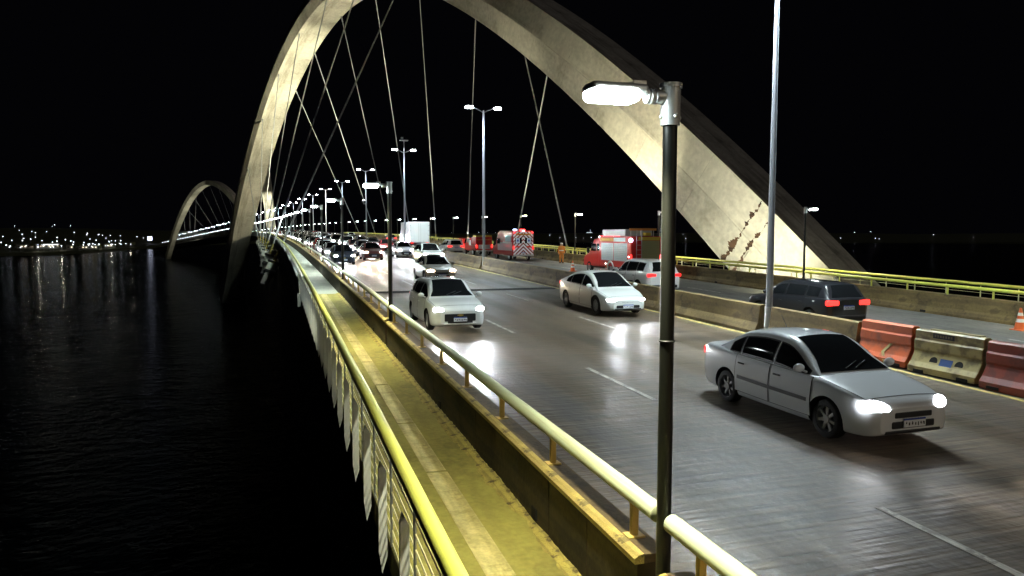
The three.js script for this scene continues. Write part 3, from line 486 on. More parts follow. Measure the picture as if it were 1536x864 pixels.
function carGeos(type) {
  if (carGeo.has(type)) return carGeo.get(type);
  const T = TYPES[type], o = {}; T.bf = table(T.body); T.rf = table(T.roof);
  const h = T.L / 2, zs = []; for (let i = 0; i <= 54; i++) { const t = i / 54 * 2 - 1; zs.push(h * Math.sign(t) * (1 - (1 - Math.abs(t)) ** 1.55)); }
  const NV = 26, rings = zs.map((z) => { const r = []; for (let k = 0; k <= NV; k++) r.push(lowerPoint(T, z, k / NV)); for (let k = NV - 1; k > 0; k--) r.push(lowerPoint(T, z, k / NV, -1)); return r; });
  let brush = new Brush(loft(rings, true)); brush.updateMatrixWorld();
  for (const z of T.wb) for (const s of [-1, 1]) { const c = new Brush(new THREE.CylinderGeometry(T.r + 0.055, T.r + 0.055, 0.5, 30).rotateZ(Math.PI / 2)); c.position.set(s * 0.86, T.r, z); c.updateMatrixWorld(); brush = csg.evaluate(brush, c, SUBTRACTION); }
  o.body = brush.geometry; { const gs = o.body.groups.slice(); o.body.clearGroups(); gs.forEach((g, i) => o.body.addGroup(g.start, g.count, i ? 1 : 0)); }
  const z0 = T.roof[0][0], z1 = T.roof[T.roof.length - 1][0], cr = []; for (let i = 0; i <= 40; i++) { const z = lerp(z0, z1, i / 40), r = []; for (let k = 0; k <= 22; k++) r.push(cabPoint(T, z, k / 22)); for (let k = 21; k >= 0; k--) r.push(cabPoint(T, z, k / 22, -1)); cr.push(r); }
  o.cabin = loft(cr, false);
  const top = (z, u) => cabPoint(T, z, 1 - Math.abs(u) * 0.37, u < 0 ? -1 : 1);
  o.windshield = patch(top, T.ws[0], T.ws[1], -1, 1, 10, 16, 0.008); o.rearWindow = patch(top, T.rear[0], T.rear[1], -0.92, 0.92, 8, 14, 0.008);
  o.windows = []; o.doors = []; o.handles = []; o.gaps = [];
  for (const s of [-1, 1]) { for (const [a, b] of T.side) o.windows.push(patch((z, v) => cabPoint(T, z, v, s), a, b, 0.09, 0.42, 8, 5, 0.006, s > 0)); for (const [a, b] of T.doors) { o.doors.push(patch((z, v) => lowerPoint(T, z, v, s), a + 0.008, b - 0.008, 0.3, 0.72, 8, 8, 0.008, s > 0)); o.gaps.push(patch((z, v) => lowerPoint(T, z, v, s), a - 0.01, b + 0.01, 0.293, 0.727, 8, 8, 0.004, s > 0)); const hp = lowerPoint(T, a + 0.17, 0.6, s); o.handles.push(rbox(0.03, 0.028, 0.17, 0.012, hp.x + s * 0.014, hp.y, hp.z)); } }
  o.flips = 1; carGeo.set(type, o); return o;
}
const paint = (r, g, b, rough = 0.32) => phys({ color: lin(r, g, b), roughness: rough, clearcoat: 1, clearcoatRoughness: 0.05 });
const PAINT = { white: paint(0.72, 0.74, 0.72), pearl: paint(0.62, 0.65, 0.62), silver: paint(0.66, 0.69, 0.72), black: paint(0.014, 0.015, 0.018), navy: paint(0.02, 0.03, 0.055), red: paint(0.42, 0.02, 0.02), wine: paint(0.13, 0.03, 0.025), grey: paint(0.13, 0.135, 0.14), beige: paint(0.34, 0.31, 0.25), fire: paint(0.55, 0.02, 0.015) };
const plateTex = (() => { const c = document.createElement('canvas'); c.width = 256; c.height = 80; const x = c.getContext('2d'); x.fillStyle = '#d8dde2'; x.fillRect(0, 0, 256, 80); x.fillStyle = '#1c3f9a'; x.fillRect(0, 0, 256, 16); x.fillStyle = '#333'; const pr = rng(3); for (const p of [18, 52, 86, 124, 158, 192, 222]) for (let q = 0; q < 3; q++) x.fillRect(p + Math.floor(pr() * 12), 28 + Math.floor(pr() * 20), 6 + Math.floor(pr() * 8), 10 + Math.floor(pr() * 20)); const t = new THREE.CanvasTexture(c); t.colorSpace = THREE.SRGBColorSpace; return t; })();
M.plateFront = std({ map: plateTex, roughness: 0.5 });
const headSpot = (t, x, y, z, I, col, down = 0.05) => { const l = new THREE.SpotLight(col, I, 0, 0.55, 1); l.name = 'headlamp_beam'; l.position.set(x, y, z); l.target.position.set(x * 1.1, y - down * 20, z + 20); l.castShadow = true; l.shadow.radius = 3; t.add(l, l.target); };
function makeCar(name, type, color, label, category, s, o, { away = false, lights = 'on', beam = 0, warm = false, group, yaw = 0, detail = 2, badge = false, trim = M.black, brake = false, grille = 'wide', h = 0 } = {}) {
  const T = TYPES[type], G = carGeos(type), half = T.L / 2;
  const t = thing(name, label, category, B(s, o, fall(o) + h + 0.004), heading(s) + (away ? Math.PI : 0) + yaw, group);
  const pm = PAINT[color];
  part(t, 'body', G.body, [pm, M.rubber]);
  const cab = part(t, 'roof', G.cabin, pm);
  part(t, 'windshield', G.windshield, M.glass); part(t, 'rear_window', G.rearWindow, M.glass);
  for (const w of G.windows) part(t, 'side_window', w, M.glass);
  if (detail > 0) {
    G.doors.forEach((d, i) => { const dm = part(t, 'door', d, pm); if (detail > 1) { part(dm, 'handle', G.handles[i], trim === M.black ? M.black : pm); part(dm, 'door_gap', G.gaps[i], M.black); } });  // black sheet behind each door stands in for the shaded gap around it
    for (const x of [-1, 1]) { const q = lowerPoint(T, T.ws[1] - 0.22, 0.74, x); part(t, 'mirror', merge([new THREE.SphereGeometry(1, 14, 10).scale(0.1, 0.07, 0.06).translate(q.x + x * 0.13, q.y + 0.1, q.z), rod(V(q.x - x * 0.02, q.y + 0.02, q.z), V(q.x + x * 0.1, q.y + 0.08, q.z), 0.02)]), pm); }
  }
  for (const z of T.wb) for (const x of [-1, 1]) { const W = T.bf(z)[0], wg = wheelGeos(T.r), w = new THREE.Group(); w.name = 'wheel'; w.position.set(x * (W - 0.12), T.r, z); if (x < 0) w.rotation.y = Math.PI; t.add(w); part(w, 'tyre', wg.tyre, M.rubber); part(w, 'rim', wg.rim, M.rim); if (detail > 1) part(w, 'brake_disc', wg.hub, M.black); }
  // front
  const zf = half - 0.16, [wf, yf] = T.bf(zf), hy = yf - 0.085;
  for (const x of [-1, 1]) {
    const big = type === 'fastback' ? [0.2, 0.055, 0.12] : grille === 'slim' ? [0.23, 0.095, 0.12] : [0.19, 0.085, 0.11];
    const lens = new THREE.SphereGeometry(1, 18, 12).scale(...big); if (detail < 2) lens.scale(1.2, 1.3, 1); lens.rotateY(x * 0.5); lens.rotateX(0.25); lens.translate(x * (wf - 0.15), hy, zf + 0.015);  // distant lenses enlarged, glare put into their size
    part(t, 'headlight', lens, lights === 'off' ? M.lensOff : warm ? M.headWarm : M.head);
    if (beam) headSpot(t, x * (wf - 0.2), hy, half + 0.06, beam, warm ? lin(1, 0.8, 0.55) : lin(0.93, 0.97, 1));
  }
  const yfc = T.bf(half - 0.02);
  if (grille === 'wide') part(t, 'grille', merge([rbox(0.98, 0.26, 0.1, 0.1, 0, yfc[1] - 0.19, half - 0.04), rbox(0.8, 0.12, 0.1, 0.05, 0, yfc[1] - 0.33, half - 0.04)]), M.black);
  else if (grille === 'low') part(t, 'grille', merge([rbox(0.95, 0.16, 0.1, 0.05, 0, yfc[2] + 0.1, half - 0.045), rbox(0.5, 0.04, 0.06, 0.015, 0, yfc[1] - 0.06, half - 0.03)]), M.black);
  else part(t, 'grille', merge([rbox(0.7, 0.1, 0.08, 0.03, 0, yfc[1] - 0.09, half - 0.03), rbox(0.8, 0.12, 0.08, 0.03, 0, yfc[2] + 0.12, half - 0.03)]), M.black);
  if (detail > 1) {
    part(t, 'hood_gap', patch((z, u) => lowerPoint(T, z, 1 - Math.abs(u) * 0.252, u < 0 ? -1 : 1), T.ws[1] + 0.045, half - 0.19, -1, 1, 10, 14, 0.003), M.black);  // black sheet under the hood stands in for its shaded gap
    part(t, 'hood', patch((z, u) => lowerPoint(T, z, 1 - Math.abs(u) * 0.245, u < 0 ? -1 : 1), T.ws[1] + 0.06, half - 0.2, -1, 1, 10, 14, 0.006), pm);
    part(t, 'front_bumper', rbox(1.02, 0.05, 0.12, 0.02, 0, yfc[2] + 0.02, half - 0.05), grille === 'wide' ? pm : M.black);
    for (const x of [-1, 1]) part(t, 'fog_lamp_recess', rbox(0.2, 0.13, 0.1, 0.04, x * 0.56, yfc[2] + 0.15, half - 0.12), M.black);
    if (badge) part(t, 'badge', merge([box(0.17, 0.03, 0.02, 0, yfc[1] - 0.12, half + 0.02), box(0.07, 0.055, 0.02, 0, yfc[1] - 0.12, half + 0.021)]), std({ color: lin(0.6, 0.42, 0.1), roughness: 0.3, metalness: 0.6 }));
    part(t, 'antenna', rod(V(0, T.rf(T.rear[1] + 0.3)[0], T.rear[1] + 0.3), V(0, T.rf(T.rear[1] + 0.3)[0] + 0.24, T.rear[1] + 0.12), 0.008, 0.004, 5), M.black);
    for (const [a, b] of T.side) for (const x of [-1, 1]) part(t, 'window_seal', patch((z, v) => cabPoint(T, z, v, x), a - 0.025, b + 0.03, 0.05, 0.445, 8, 5, 0.003, x > 0), M.black);
    for (const x of [-1, 1]) part(t, 'wiper', rod(top2(T, T.ws[1] - 0.03, 0.15 * x - 0.1), top2(T, T.ws[1] - 0.16, 0.15 * x + 0.42), 0.009, 0.006, 5), M.black);
    for (const x of [-1, 1]) part(t, 'side_trim', patch((z, v) => lowerPoint(T, z, v, x), T.wb[1] + T.r + 0.07, T.wb[0] - T.r - 0.07, 0.425, 0.46, 10, 2, 0.016, x > 0), trim === M.black ? M.black : pm);
  }
  part(t, 'front_plate', rbox(0.4, 0.13, 0.015, 0.004, 0, yfc[1] - (grille === 'wide' ? 0.24 : 0.2), half + 0.022), M.plateFront);
  // rear
  const zr = -half + 0.13, [wr, yr] = T.bf(zr);
  for (const x of [-1, 1]) { const g = rbox(away ? 0.44 : 0.34, type === 'suv' ? 0.15 : 0.17, 0.16, 0.05, x * (wr - (away ? 0.2 : 0.19)), yr - 0.14, zr - (away ? 0.07 : 0.03)); part(t, 'taillight', g, away ? (brake ? M.tailHot : M.tail) : M.tail); }
  part(t, 'rear_plate', rbox(0.4, 0.13, 0.015, 0.004, 0, T.bf(-half + 0.03)[1] - 0.25, -half - 0.012), M.plateFront);
  part(t, 'rear_bumper', rbox(1.3, 0.14, 0.14, 0.05, 0, T.bf(-half + 0.05)[2] + 0.08, -half + 0.03), M.black);
  void cab; return t;
}
const top2 = (T, z, u) => { const p = cabPoint(T, z, 1 - Math.abs(u) * 0.37, u < 0 ? -1 : 1); p.y += 0.02; return p; };

// vehicles in the oncoming lanes (front towards the camera); s is the station of the middle of the car
makeCar('sedan', 'sedan', 'silver', 'silver older sedan driving past the red and white plastic barriers, headlights on', 'car', 10.15, 8.65, { beam: 36, grille: 'slim' });
makeCar('sedan', 'fastback', 'pearl', 'pale pearl fastback sedan with low dark grille passing the parked fire trucks', 'car', 24.8, 11.5, { beam: 36, grille: 'low', trim: null });
makeCar('hatchback', 'hatch', 'white', 'white hatchback with wide black grille and gold badge beside the walkway parapet', 'car', 22.6, 5.0, { beam: 34, badge: true, trim: null });
makeCar('sedan', 'sedan', 'beige', 'pale beige older sedan with warm dim headlights behind the white hatchback', 'car', 39.8, 8.3, { beam: 25, warm: true, grille: 'slim' });
makeCar('suv', 'suv', 'white', 'white car with very bright headlights following the beige sedan', 'car', 55.2, 11.2, { beam: 70 });
makeCar('hatchback', 'hatch', 'navy', 'dark navy hatchback with bright headlights in the lane beside the parapet, leading the queue', 'car', 57.2, 4.85, { beam: 70, badge: true });
makeCar('hatchback', 'hatch', 'wine', 'dark wine red hatchback with warm headlights leading the middle lane of the queue', 'car', 63.5, 7.9, { beam: 55, warm: true });
{ // the queue behind them
  const r = rng(77), kinds = [['hatchback', 'hatch'], ['sedan', 'sedan'], ['suv', 'suv'], ['sedan', 'fastback']], cols = ['white', 'silver', 'black', 'grey', 'white', 'red', 'beige', 'navy', 'white', 'wine'];
  const lane = ['lane beside the walkway parapet', 'middle lane', 'lane beside the median'], used = new Map(), made = new Map();
  const start = [66, 71.5, 68], LO = [4.85, 8.2, 11.5];
  for (let l = 0; l < 3; l++) { let s = start[l]; for (let k = 0; s < 330; k++) {
    const [nm, ty] = kinds[Math.floor(r() * 4)], c = cols[Math.floor(r() * cols.length)], key = nm + ty + c, near = s < 150;
    const warm = r() < 0.25, label = `${c === 'wine' ? 'dark red' : c} ${ty === 'fastback' ? 'fastback ' : ''}${nm === 'suv' ? 'sport utility car' : nm} with headlights on, queuing in the ${lane[l]}`;
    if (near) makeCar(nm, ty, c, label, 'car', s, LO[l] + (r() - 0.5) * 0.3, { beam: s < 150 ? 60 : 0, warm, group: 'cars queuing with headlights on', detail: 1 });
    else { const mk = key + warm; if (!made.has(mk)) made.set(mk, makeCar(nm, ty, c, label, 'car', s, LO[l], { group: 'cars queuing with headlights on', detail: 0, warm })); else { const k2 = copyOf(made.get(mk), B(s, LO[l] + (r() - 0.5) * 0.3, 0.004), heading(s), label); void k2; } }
    s += TYPES[ty].L + 2.2 + r() * (near ? 5 : 3.5);
  } } void used;
}
// vehicles driving away on the right carriageway
makeCar('hatchback', 'hatch', 'black', 'dark hatchback with glowing red taillights driving away past the end of the concrete median', 'car', 20.2, 16.9, { away: true, brake: true, beam: 1.6, lights: 'off' });
makeCar('suv', 'suv', 'white', 'white sport utility car driving away beside the parked fire trucks', 'car', 30.8, 16.45, { away: true, beam: 0.6, lights: 'off' });
makeCar('suv', 'suv', 'white', 'white sport utility car driving away next to the white box truck', 'car', 71, 16.9, { away: true, beam: 0.6, brake: true, lights: 'off' });
makeCar('suv', 'suv', 'fire', 'red fire service car parked in front of the ambulance', 'car', 79.5, 20.6, { away: true, beam: 0.6, lights: 'off', detail: 1 });
makeCar('hatchback', 'hatch', 'grey', 'grey hatchback driving away far ahead of the white box truck', 'car', 118, 18.6, { away: true, brake: true, detail: 0, lights: 'off' });
makeCar('sedan', 'sedan', 'silver', 'silver sedan driving away far ahead of the white box truck', 'car', 150, 16.4, { away: true, brake: true, detail: 0, lights: 'off' });

// ---- vans and trucks: z forward, built from rounded hulls
const hull = (rows, W, r = 0.12) => { const sh = new THREE.Shape(rows.map((p) => new THREE.Vector2(p[0], p[1]))); const g = new THREE.ExtrudeGeometry(sh, { depth: W - 2 * r, bevelEnabled: true, bevelSize: r, bevelThickness: r, bevelOffset: -r, bevelSegments: 4, curveSegments: 6 }); g.rotateY(-Math.PI / 2); g.translate((W - 2 * r) / 2, 0, 0); return g; };
const addWheels = (t, zs, w, r) => { for (const z of zs) for (const x of [-1, 1]) { const wg = wheelGeos(r), q = new THREE.Group(); q.name = 'wheel'; q.position.set(x * (w / 2 - 0.1), r, z); if (x < 0) q.rotation.y = Math.PI; t.add(q); part(q, 'tyre', wg.tyre, M.rubber); part(q, 'rim', wg.rim, M.rim); } };
const shutter = (t, x, y0, y1, z0, z1, m) => { const s = x < 0 ? -1 : 1, n = Math.round((y1 - y0) / 0.11), p = part(t, 'roller_shutter', box(0.02, y1 - y0, z1 - z0, x - s * 0.006, (y0 + y1) / 2, (z0 + z1) / 2), m); for (let i = 0; i < n; i++) part(p, 'slat', rbox(0.02, (y1 - y0) / n - 0.012, z1 - z0 - 0.03, 0.008, x + s * 0.008, y0 + (i + 0.5) * (y1 - y0) / n, (z0 + z1) / 2), m); };
const glowPt = (t, x, y, z, c, I) => { const l = new THREE.PointLight(c, I); l.name = 'beacon_glow'; l.position.set(x, y, z); l.castShadow = true; l.shadow.radius = 4; t.add(l); };
M.shutter = std({ color: lin(0.5, 0.54, 0.54), roughness: 0.4, metalness: 0.4 });
M.shutterTan = std({ color: lin(0.34, 0.33, 0.17), roughness: 0.5, metalness: 0.3 });
M.orange = std({ color: lin(0.62, 0.25, 0.04), roughness: 0.5 });
M.yellow = std({ color: lin(0.66, 0.5, 0.05), roughness: 0.5 });
{ // box truck
  const t = thing('box_truck', 'white box truck with closed rear doors driving away behind the white car', 'truck', B(87.5, 16.4, fall(16.4)), heading(87.5) + Math.PI);
  part(t, 'cargo_box', rbox(2.4, 2.45, 5.6, 0.04, 0, 2.12, -0.6), PAINT.white);
  part(t, 'cab', hull([[2.4, 0.5], [2.4, 2.4], [3.2, 2.45], [3.9, 1.5], [4.1, 1.2], [4.1, 0.5]], 2.1, 0.1), PAINT.white);
  part(t, 'chassis', box(0.9, 0.3, 8, 0, 0.72, 0), M.black);
  for (const x of [-1, 1]) { const d = part(t, 'rear_door', rbox(1.12, 2.3, 0.04, 0.015, x * 0.575, 2.12, -3.42), PAINT.white); for (const y of [1.2, 1.75, 2.3, 2.9]) part(d, 'hinge', rbox(0.14, 0.07, 0.05, 0.01, x * 1.09, y, -3.445), M.steel); part(d, 'lock_bar', rod(V(x * 0.12, 1.0, -3.46), V(x * 0.12, 3.22, -3.46), 0.018), M.steel); part(t, 'taillight', rbox(0.32, 0.14, 0.06, 0.03, x * 0.9, 0.86, -3.4), M.tail); }
  part(t, 'rear_bumper', rbox(2.3, 0.16, 0.1, 0.03, 0, 0.62, -3.36), M.black);
  part(t, 'rear_plate', rbox(0.4, 0.13, 0.02, 0.004, 0, 0.76, -3.43), M.plateFront);
  addWheels(t, [-2.2, 3.1], 2.2, 0.42);
}
{ // ambulance
  const c = document.createElement('canvas'); c.width = 512; c.height = 640; const x = c.getContext('2d'); x.fillStyle = '#8a0f14'; x.fillRect(0, 0, 512, 640);
  x.strokeStyle = '#f2eef0'; x.lineWidth = 42; for (let k = -5; k < 10; k++) { x.beginPath(); x.moveTo(-20, 360 + k * 104); x.lineTo(256, 60 + k * 104); x.lineTo(532, 360 + k * 104); x.stroke(); }
  x.fillStyle = '#d98a12'; x.fillRect(60, 52, 392, 46); x.fillStyle = '#7a3a06'; for (let i = 0; i < 8; i++) x.fillRect(110 + i * 40, 64, 22, 22);
  x.fillStyle = '#d8452c'; x.fillRect(60, 400, 110, 44); x.fillRect(342, 400, 110, 44);
  const tx = new THREE.CanvasTexture(c); tx.colorSpace = THREE.SRGBColorSpace; M.chevron = std({ map: tx, roughness: 0.35 });
  const st = document.createElement('canvas'); st.width = st.height = 128; const y = st.getContext('2d'); y.fillStyle = '#cfe0ee'; y.fillRect(0, 0, 128, 128); y.translate(64, 64); y.fillStyle = '#123a9c'; for (let k = 0; k < 3; k++) { y.fillRect(-9, -38, 18, 76); y.rotate(Math.PI / 3); } const sx = new THREE.CanvasTexture(st); sx.colorSpace = THREE.SRGBColorSpace; M.star = std({ map: sx, roughness: 0.4 });
  const t = thing('ambulance', 'red and white chevron striped ambulance with flashing lights parked by the right parapet', 'ambulance', B(63.4, 20.9, fall(20.9)), heading(63.4) + Math.PI);
  part(t, 'body', hull([[-2.85, 0.42], [-2.85, 2.55], [-2.75, 2.66], [1.0, 2.68], [1.55, 2.5], [2.3, 1.45], [2.95, 1.2], [3.05, 0.95], [3.05, 0.42]], 2.0, 0.13), PAINT.fire);
  part(t, 'rear_door', (() => { const g = new THREE.PlaneGeometry(1.86, 2.02); g.rotateY(Math.PI); g.translate(0, 1.56, -2.872); return g; })(), M.chevron);
  for (const s of [-1, 1]) {
    const w = part(t, 'rear_window', rbox(0.62, 0.5, 0.02, 0.01, s * 0.46, 1.78, -2.878), M.glass); part(w, 'blue_star_panel', (() => { const g = new THREE.PlaneGeometry(0.36, 0.44); g.rotateY(Math.PI); g.translate(s * 0.52, 1.78, -2.8905); return g; })(), M.star);
    part(t, 'taillight', rbox(0.14, 0.3, 0.06, 0.05, s * 0.9, 1.15, -2.88), M.tailHot); part(t, 'white_side_band', rbox(0.02, 0.75, 4.2, 0.008, s * 1.005, 1.25, -0.6), PAINT.white);
    part(t, 'side_window', rbox(0.02, 0.55, 1.6, 0.008, s * 1.006, 1.95, -1.6), std({ color: lin(0.42, 0.46, 0.5), roughness: 0.25 })); part(t, 'cab_window', rbox(0.02, 0.5, 0.9, 0.008, s * 1.006, 1.72, 1.2), M.glass); part(t, 'mirror', rbox(0.2, 0.32, 0.12, 0.04, s * 1.16, 1.55, 1.85), M.black);
  }
  part(t, 'rear_bumper', rbox(1.9, 0.16, 0.2, 0.04, 0, 0.48, -2.92), M.steel); part(t, 'rear_plate', rbox(0.4, 0.13, 0.02, 0.004, 0, 0.68, -2.9), M.plateFront);
  part(t, 'beacon_lamp', rbox(0.5, 0.14, 0.2, 0.05, 0, 2.72, -2.6), M.beaconRed); part(t, 'beacon_lamp', rbox(0.16, 0.1, 0.06, 0.02, 0, 2.62, -2.86), M.beaconWhite); part(t, 'beacon_lamp', rbox(0.34, 0.14, 0.24, 0.06, -0.5, 2.75, 0.9), M.beaconBlue);
  for (const s of [-0.85, 0.85]) part(t, 'beacon_lamp', rbox(0.12, 0.09, 0.06, 0.02, s, 2.5, -2.88), M.beaconRed);
  glowPt(t, 0, 3.0, -2.75, lin(1, 0.08, 0.08), 1.2);
  addWheels(t, [-1.75, 2.05], 1.95, 0.35);
}
{ // red fire car's raised yellow hatch and roof box
  const t = thing('pickup_truck', 'red fire service pickup with a yellow load board, lights flashing, beside the ambulance', 'pickup', B(73.3, 20.3, fall(20.3)), heading(73.3) + Math.PI);
  part(t, 'body', hull([[-2.6, 0.5], [-2.62, 1.05], [-0.7, 1.1], [-0.55, 1.8], [0.7, 1.85], [1.35, 1.2], [2.4, 1.05], [2.5, 0.5]], 1.85, 0.1), PAINT.fire);
  part(t, 'load_cover', rbox(1.75, 0.8, 1.7, 0.08, 0, 1.5, -1.7), PAINT.fire); part(t, 'yellow_board', rbox(1.7, 0.16, 1.2, 0.04, 0, 1.99, -1.9), M.yellow); part(t, 'yellow_board', rbox(1.5, 0.08, 0.03, 0.01, 0, 1.62, -2.57), M.orange);
  for (const s of [-1, 1]) { part(t, 'white_stripe', rbox(0.02, 0.55, 0.7, 0.008, s * 0.93, 1.3, -0.4), PAINT.white); part(t, 'side_window', rbox(0.02, 0.42, 1.0, 0.008, s * 0.93, 1.52, 0.15), M.glass); part(t, 'taillight', rbox(0.16, 0.3, 0.06, 0.03, s * 0.82, 0.95, -2.62), M.tailHot); }
  part(t, 'tailgate', rbox(1.2, 0.42, 0.04, 0.015, 0, 0.9, -2.63), PAINT.white); part(t, 'rear_bumper', rbox(1.7, 0.14, 0.16, 0.04, 0, 0.5, -2.62), M.steel);
   addWheels(t, [-1.55, 1.6], 1.85, 0.37);
}
{ // fire rescue truck, its left side towards the camera
  const t = thing('fire_truck', 'red fire rescue truck with silver roller shutters and roof beacons parked by the right parapet', 'fire truck', B(44.2, 22.05, fall(22)), heading(44.2) + Math.PI);
  part(t, 'cab', hull([[1.0, 0.45], [1.0, 2.3], [1.3, 2.42], [2.0, 2.36], [2.85, 1.42], [3.55, 1.2], [3.75, 0.95], [3.75, 0.45]], 1.98, 0.12), PAINT.fire);
  part(t, 'equipment_body', rbox(2.1, 2.0, 4.6, 0.05, 0, 1.55, -1.35), PAINT.fire);
  part(t, 'roof_box', rbox(1.9, 0.42, 3.4, 0.04, 0, 2.78, -1.0), M.shutter);
  part(t, 'chassis', box(1.2, 0.3, 7, 0, 0.5, 0), M.black);
  for (const s of [-1, 1]) {
    shutter(t, s * 1.055, 0.95, 2.1, -1.15, 0.62, M.shutter); shutter(t, s * 1.055, 0.95, 2.1, -3.1, -1.25, M.shutter);
    const b = part(t, 'orange_band', rbox(0.02, 0.24, 2.0, 0.006, s * 1.062, 2.33, -0.2), M.orange); for (let i = 0; i < 9; i++) part(b, 'letter', box(0.012, 0.09, 0.07, s * 1.075, 2.33, 0.45 - i * 0.13), M.yellow);
    part(t, 'white_band', rbox(0.02, 0.24, 1.6, 0.006, s * 1.062, 2.33, -2.05), PAINT.white); part(t, 'lower_skirt', rbox(0.03, 0.3, 1.4, 0.01, s * 1.056, 0.72, -3.0), PAINT.fire); part(t, 'white_wheel_arch', (() => { const g = new THREE.TorusGeometry(0.47, 0.07, 8, 20, Math.PI); g.rotateY(Math.PI / 2); g.translate(s * 1.04, 0.4, -0.75); return g; })(), PAINT.white);
    part(t, 'cab_door', rbox(0.03, 1.2, 1.0, 0.012, s * 0.995, 1.2, 1.85), PAINT.fire); part(t, 'side_window', rbox(0.02, 0.52, 0.8, 0.01, s * 1.0, 1.78, 2.0), M.glass); part(t, 'side_window', rbox(0.02, 0.5, 0.42, 0.01, s * 1.0, 1.8, 1.25), M.glass); part(t, 'mirror', rbox(0.2, 0.34, 0.14, 0.04, s * 1.17, 1.6, 2.55), M.black); part(t, 'headlight', new THREE.SphereGeometry(1, 12, 8).scale(0.16, 0.14, 0.14).translate(s * 0.78, 0.95, 3.66), M.head);
    part(t, 'side_marker_lamp', rbox(0.04, 0.1, 0.06, 0.01, s * 1.06, 1.25, -3.35), M.beaconWhite); part(t, 'rear_lamp', rbox(0.1, 0.6, 0.12, 0.03, s * 1.02, 1.1, -3.6), M.tailHot); part(t, 'side_marker_lamp', rbox(0.04, 0.08, 0.1, 0.01, s * 1.06, 0.72, -0.05), M.beaconWhite);
  }
  part(t, 'windshield', (() => { const g = rbox(1.7, 1.25, 0.02, 0.008, 0, 0, 0); g.rotateX(-0.72); g.translate(0, 1.93, 2.48); return g; })(), M.glass);
  part(t, 'beacon_lamp', rbox(1.5, 0.13, 0.28, 0.05, 0, 2.5, 1.5), M.beaconRed); for (const s of [0.85, 0.5, -0.2]) part(t, 'beacon_lamp', rbox(0.12, 0.1, 0.1, 0.03, s, 2.5, 1.34), M.beaconWhite);
  part(t, 'scene_lamp', new THREE.SphereGeometry(0.13, 12, 8).translate(1.05, 2.3, -3.6), M.beaconBlue);
  const la = part(t, 'ladder', merge([-0.75, -0.4].map((q) => rod(V(-q, 0.6, -3.8), V(-q, 2.95, -3.8), 0.025)))); la.material = M.steel; for (let i = 0; i < 7; i++) part(la, 'rung', rod(V(0.75, 0.8 + i * 0.3, -3.8), V(0.4, 0.8 + i * 0.3, -3.8), 0.016), M.steel);
  glowPt(t, 0.6, 2.9, 1.5, lin(1, 0.05, 0.05), 0.5); glowPt(t, 1.5, 2.4, -3.9, lin(0.8, 0.85, 1), 0.5);
  const rd = part(t, 'rear_shutter', rbox(1.3, 1.45, 0.02, 0.008, -0.3, 1.55, -3.66), M.shutterTan); for (let i = 0; i < 12; i++) part(rd, 'slat', rbox(1.28, 0.108, 0.02, 0.008, -0.3, 0.9 + i * 0.118, -3.672), M.shutterTan);
  part(t, 'yellow_band', rbox(1.5, 0.2, 0.02, 0.006, -0.2, 2.4, -3.665), M.yellow); part(t, 'roof_rail', rbox(1.9, 0.14, 0.08, 0.02, 0.05, 2.98, -3.3), M.orange); for (const x of [-0.7, 0.2, 0.9]) part(t, 'rail_post', rod(V(x, 2.55, -3.3), V(x, 2.92, -3.3), 0.03), M.white); part(t, 'yellow_box', rbox(0.4, 0.2, 0.4, 0.03, -0.2, 2.68, -3.35), M.yellow); part(t, 'rear_bumper', rbox(2.0, 0.18, 0.2, 0.04, 0, 0.5, -3.7), M.steel);
  addWheels(t, [-0.75, 2.75], 2.0, 0.4);
}
// ------------------------------------------------------------------ plastic barriers, cones, person
function plasticBarrier(label, s0, s1, m, foot, extra) {
  const L = (s1 - s0) * 0.985, c = (s0 + s1) / 2, t = thing('plastic_barrier', label, 'barrier', B(c, 13.68, 0.003), heading(c) + 0.0, 'water-filled plastic barriers');
  const P = [[-0.3, 0.05], [-0.3, 0.16], [-0.22, 0.26], [-0.13, 0.44], [-0.115, 0.5], [-0.135, 0.55], [-0.135, 0.72], [-0.1, 0.76], [-0.1, 0.93], [-0.06, 0.96], [0.06, 0.96], [0.1, 0.93], [0.1, 0.76], [0.135, 0.72], [0.135, 0.55], [0.115, 0.5], [0.13, 0.44], [0.22, 0.26], [0.3, 0.16], [0.3, 0.05]];
  const g = new THREE.ExtrudeGeometry(new THREE.Shape(P.map((p) => new THREE.Vector2(...p))), { depth: L - 0.05, bevelEnabled: true, bevelSize: 0.014, bevelThickness: 0.02, bevelSegments: 2 }); g.translate(0, 0, -(L - 0.05) / 2);
  const sh = part(t, 'shell', g, m); for (const z of [-0.32, 0.32]) for (const x of [-1, 1]) part(sh, 'fork_slot', rbox(0.04, 0.07, 0.26, 0.01, x * 0.31, 0.07, z * L), M.hole);
  part(t, 'foot_strip', box(0.5, 0.045, L * 0.9, 0, 0.022, 0), foot); if (extra) extra(t, L); return t;
}
const plastic = (c, d, seed) => { const n = fbmTile(seed, 4, 1, 1, 5); return std({ map: tex(256, (u, v) => mix3(c, d, sstep(0.45, 0.75, n(u, v))), { srgb: true, rep: 0.9 }), roughness: 0.55 }); };
M.plOrange = plastic([0.56, 0.1, 0.02], [0.34, 0.075, 0.025], 91); M.plWhite = plastic([0.36, 0.29, 0.11], [0.16, 0.12, 0.045], 92); M.plRed = plastic([0.26, 0.03, 0.008], [0.15, 0.022, 0.009], 93);
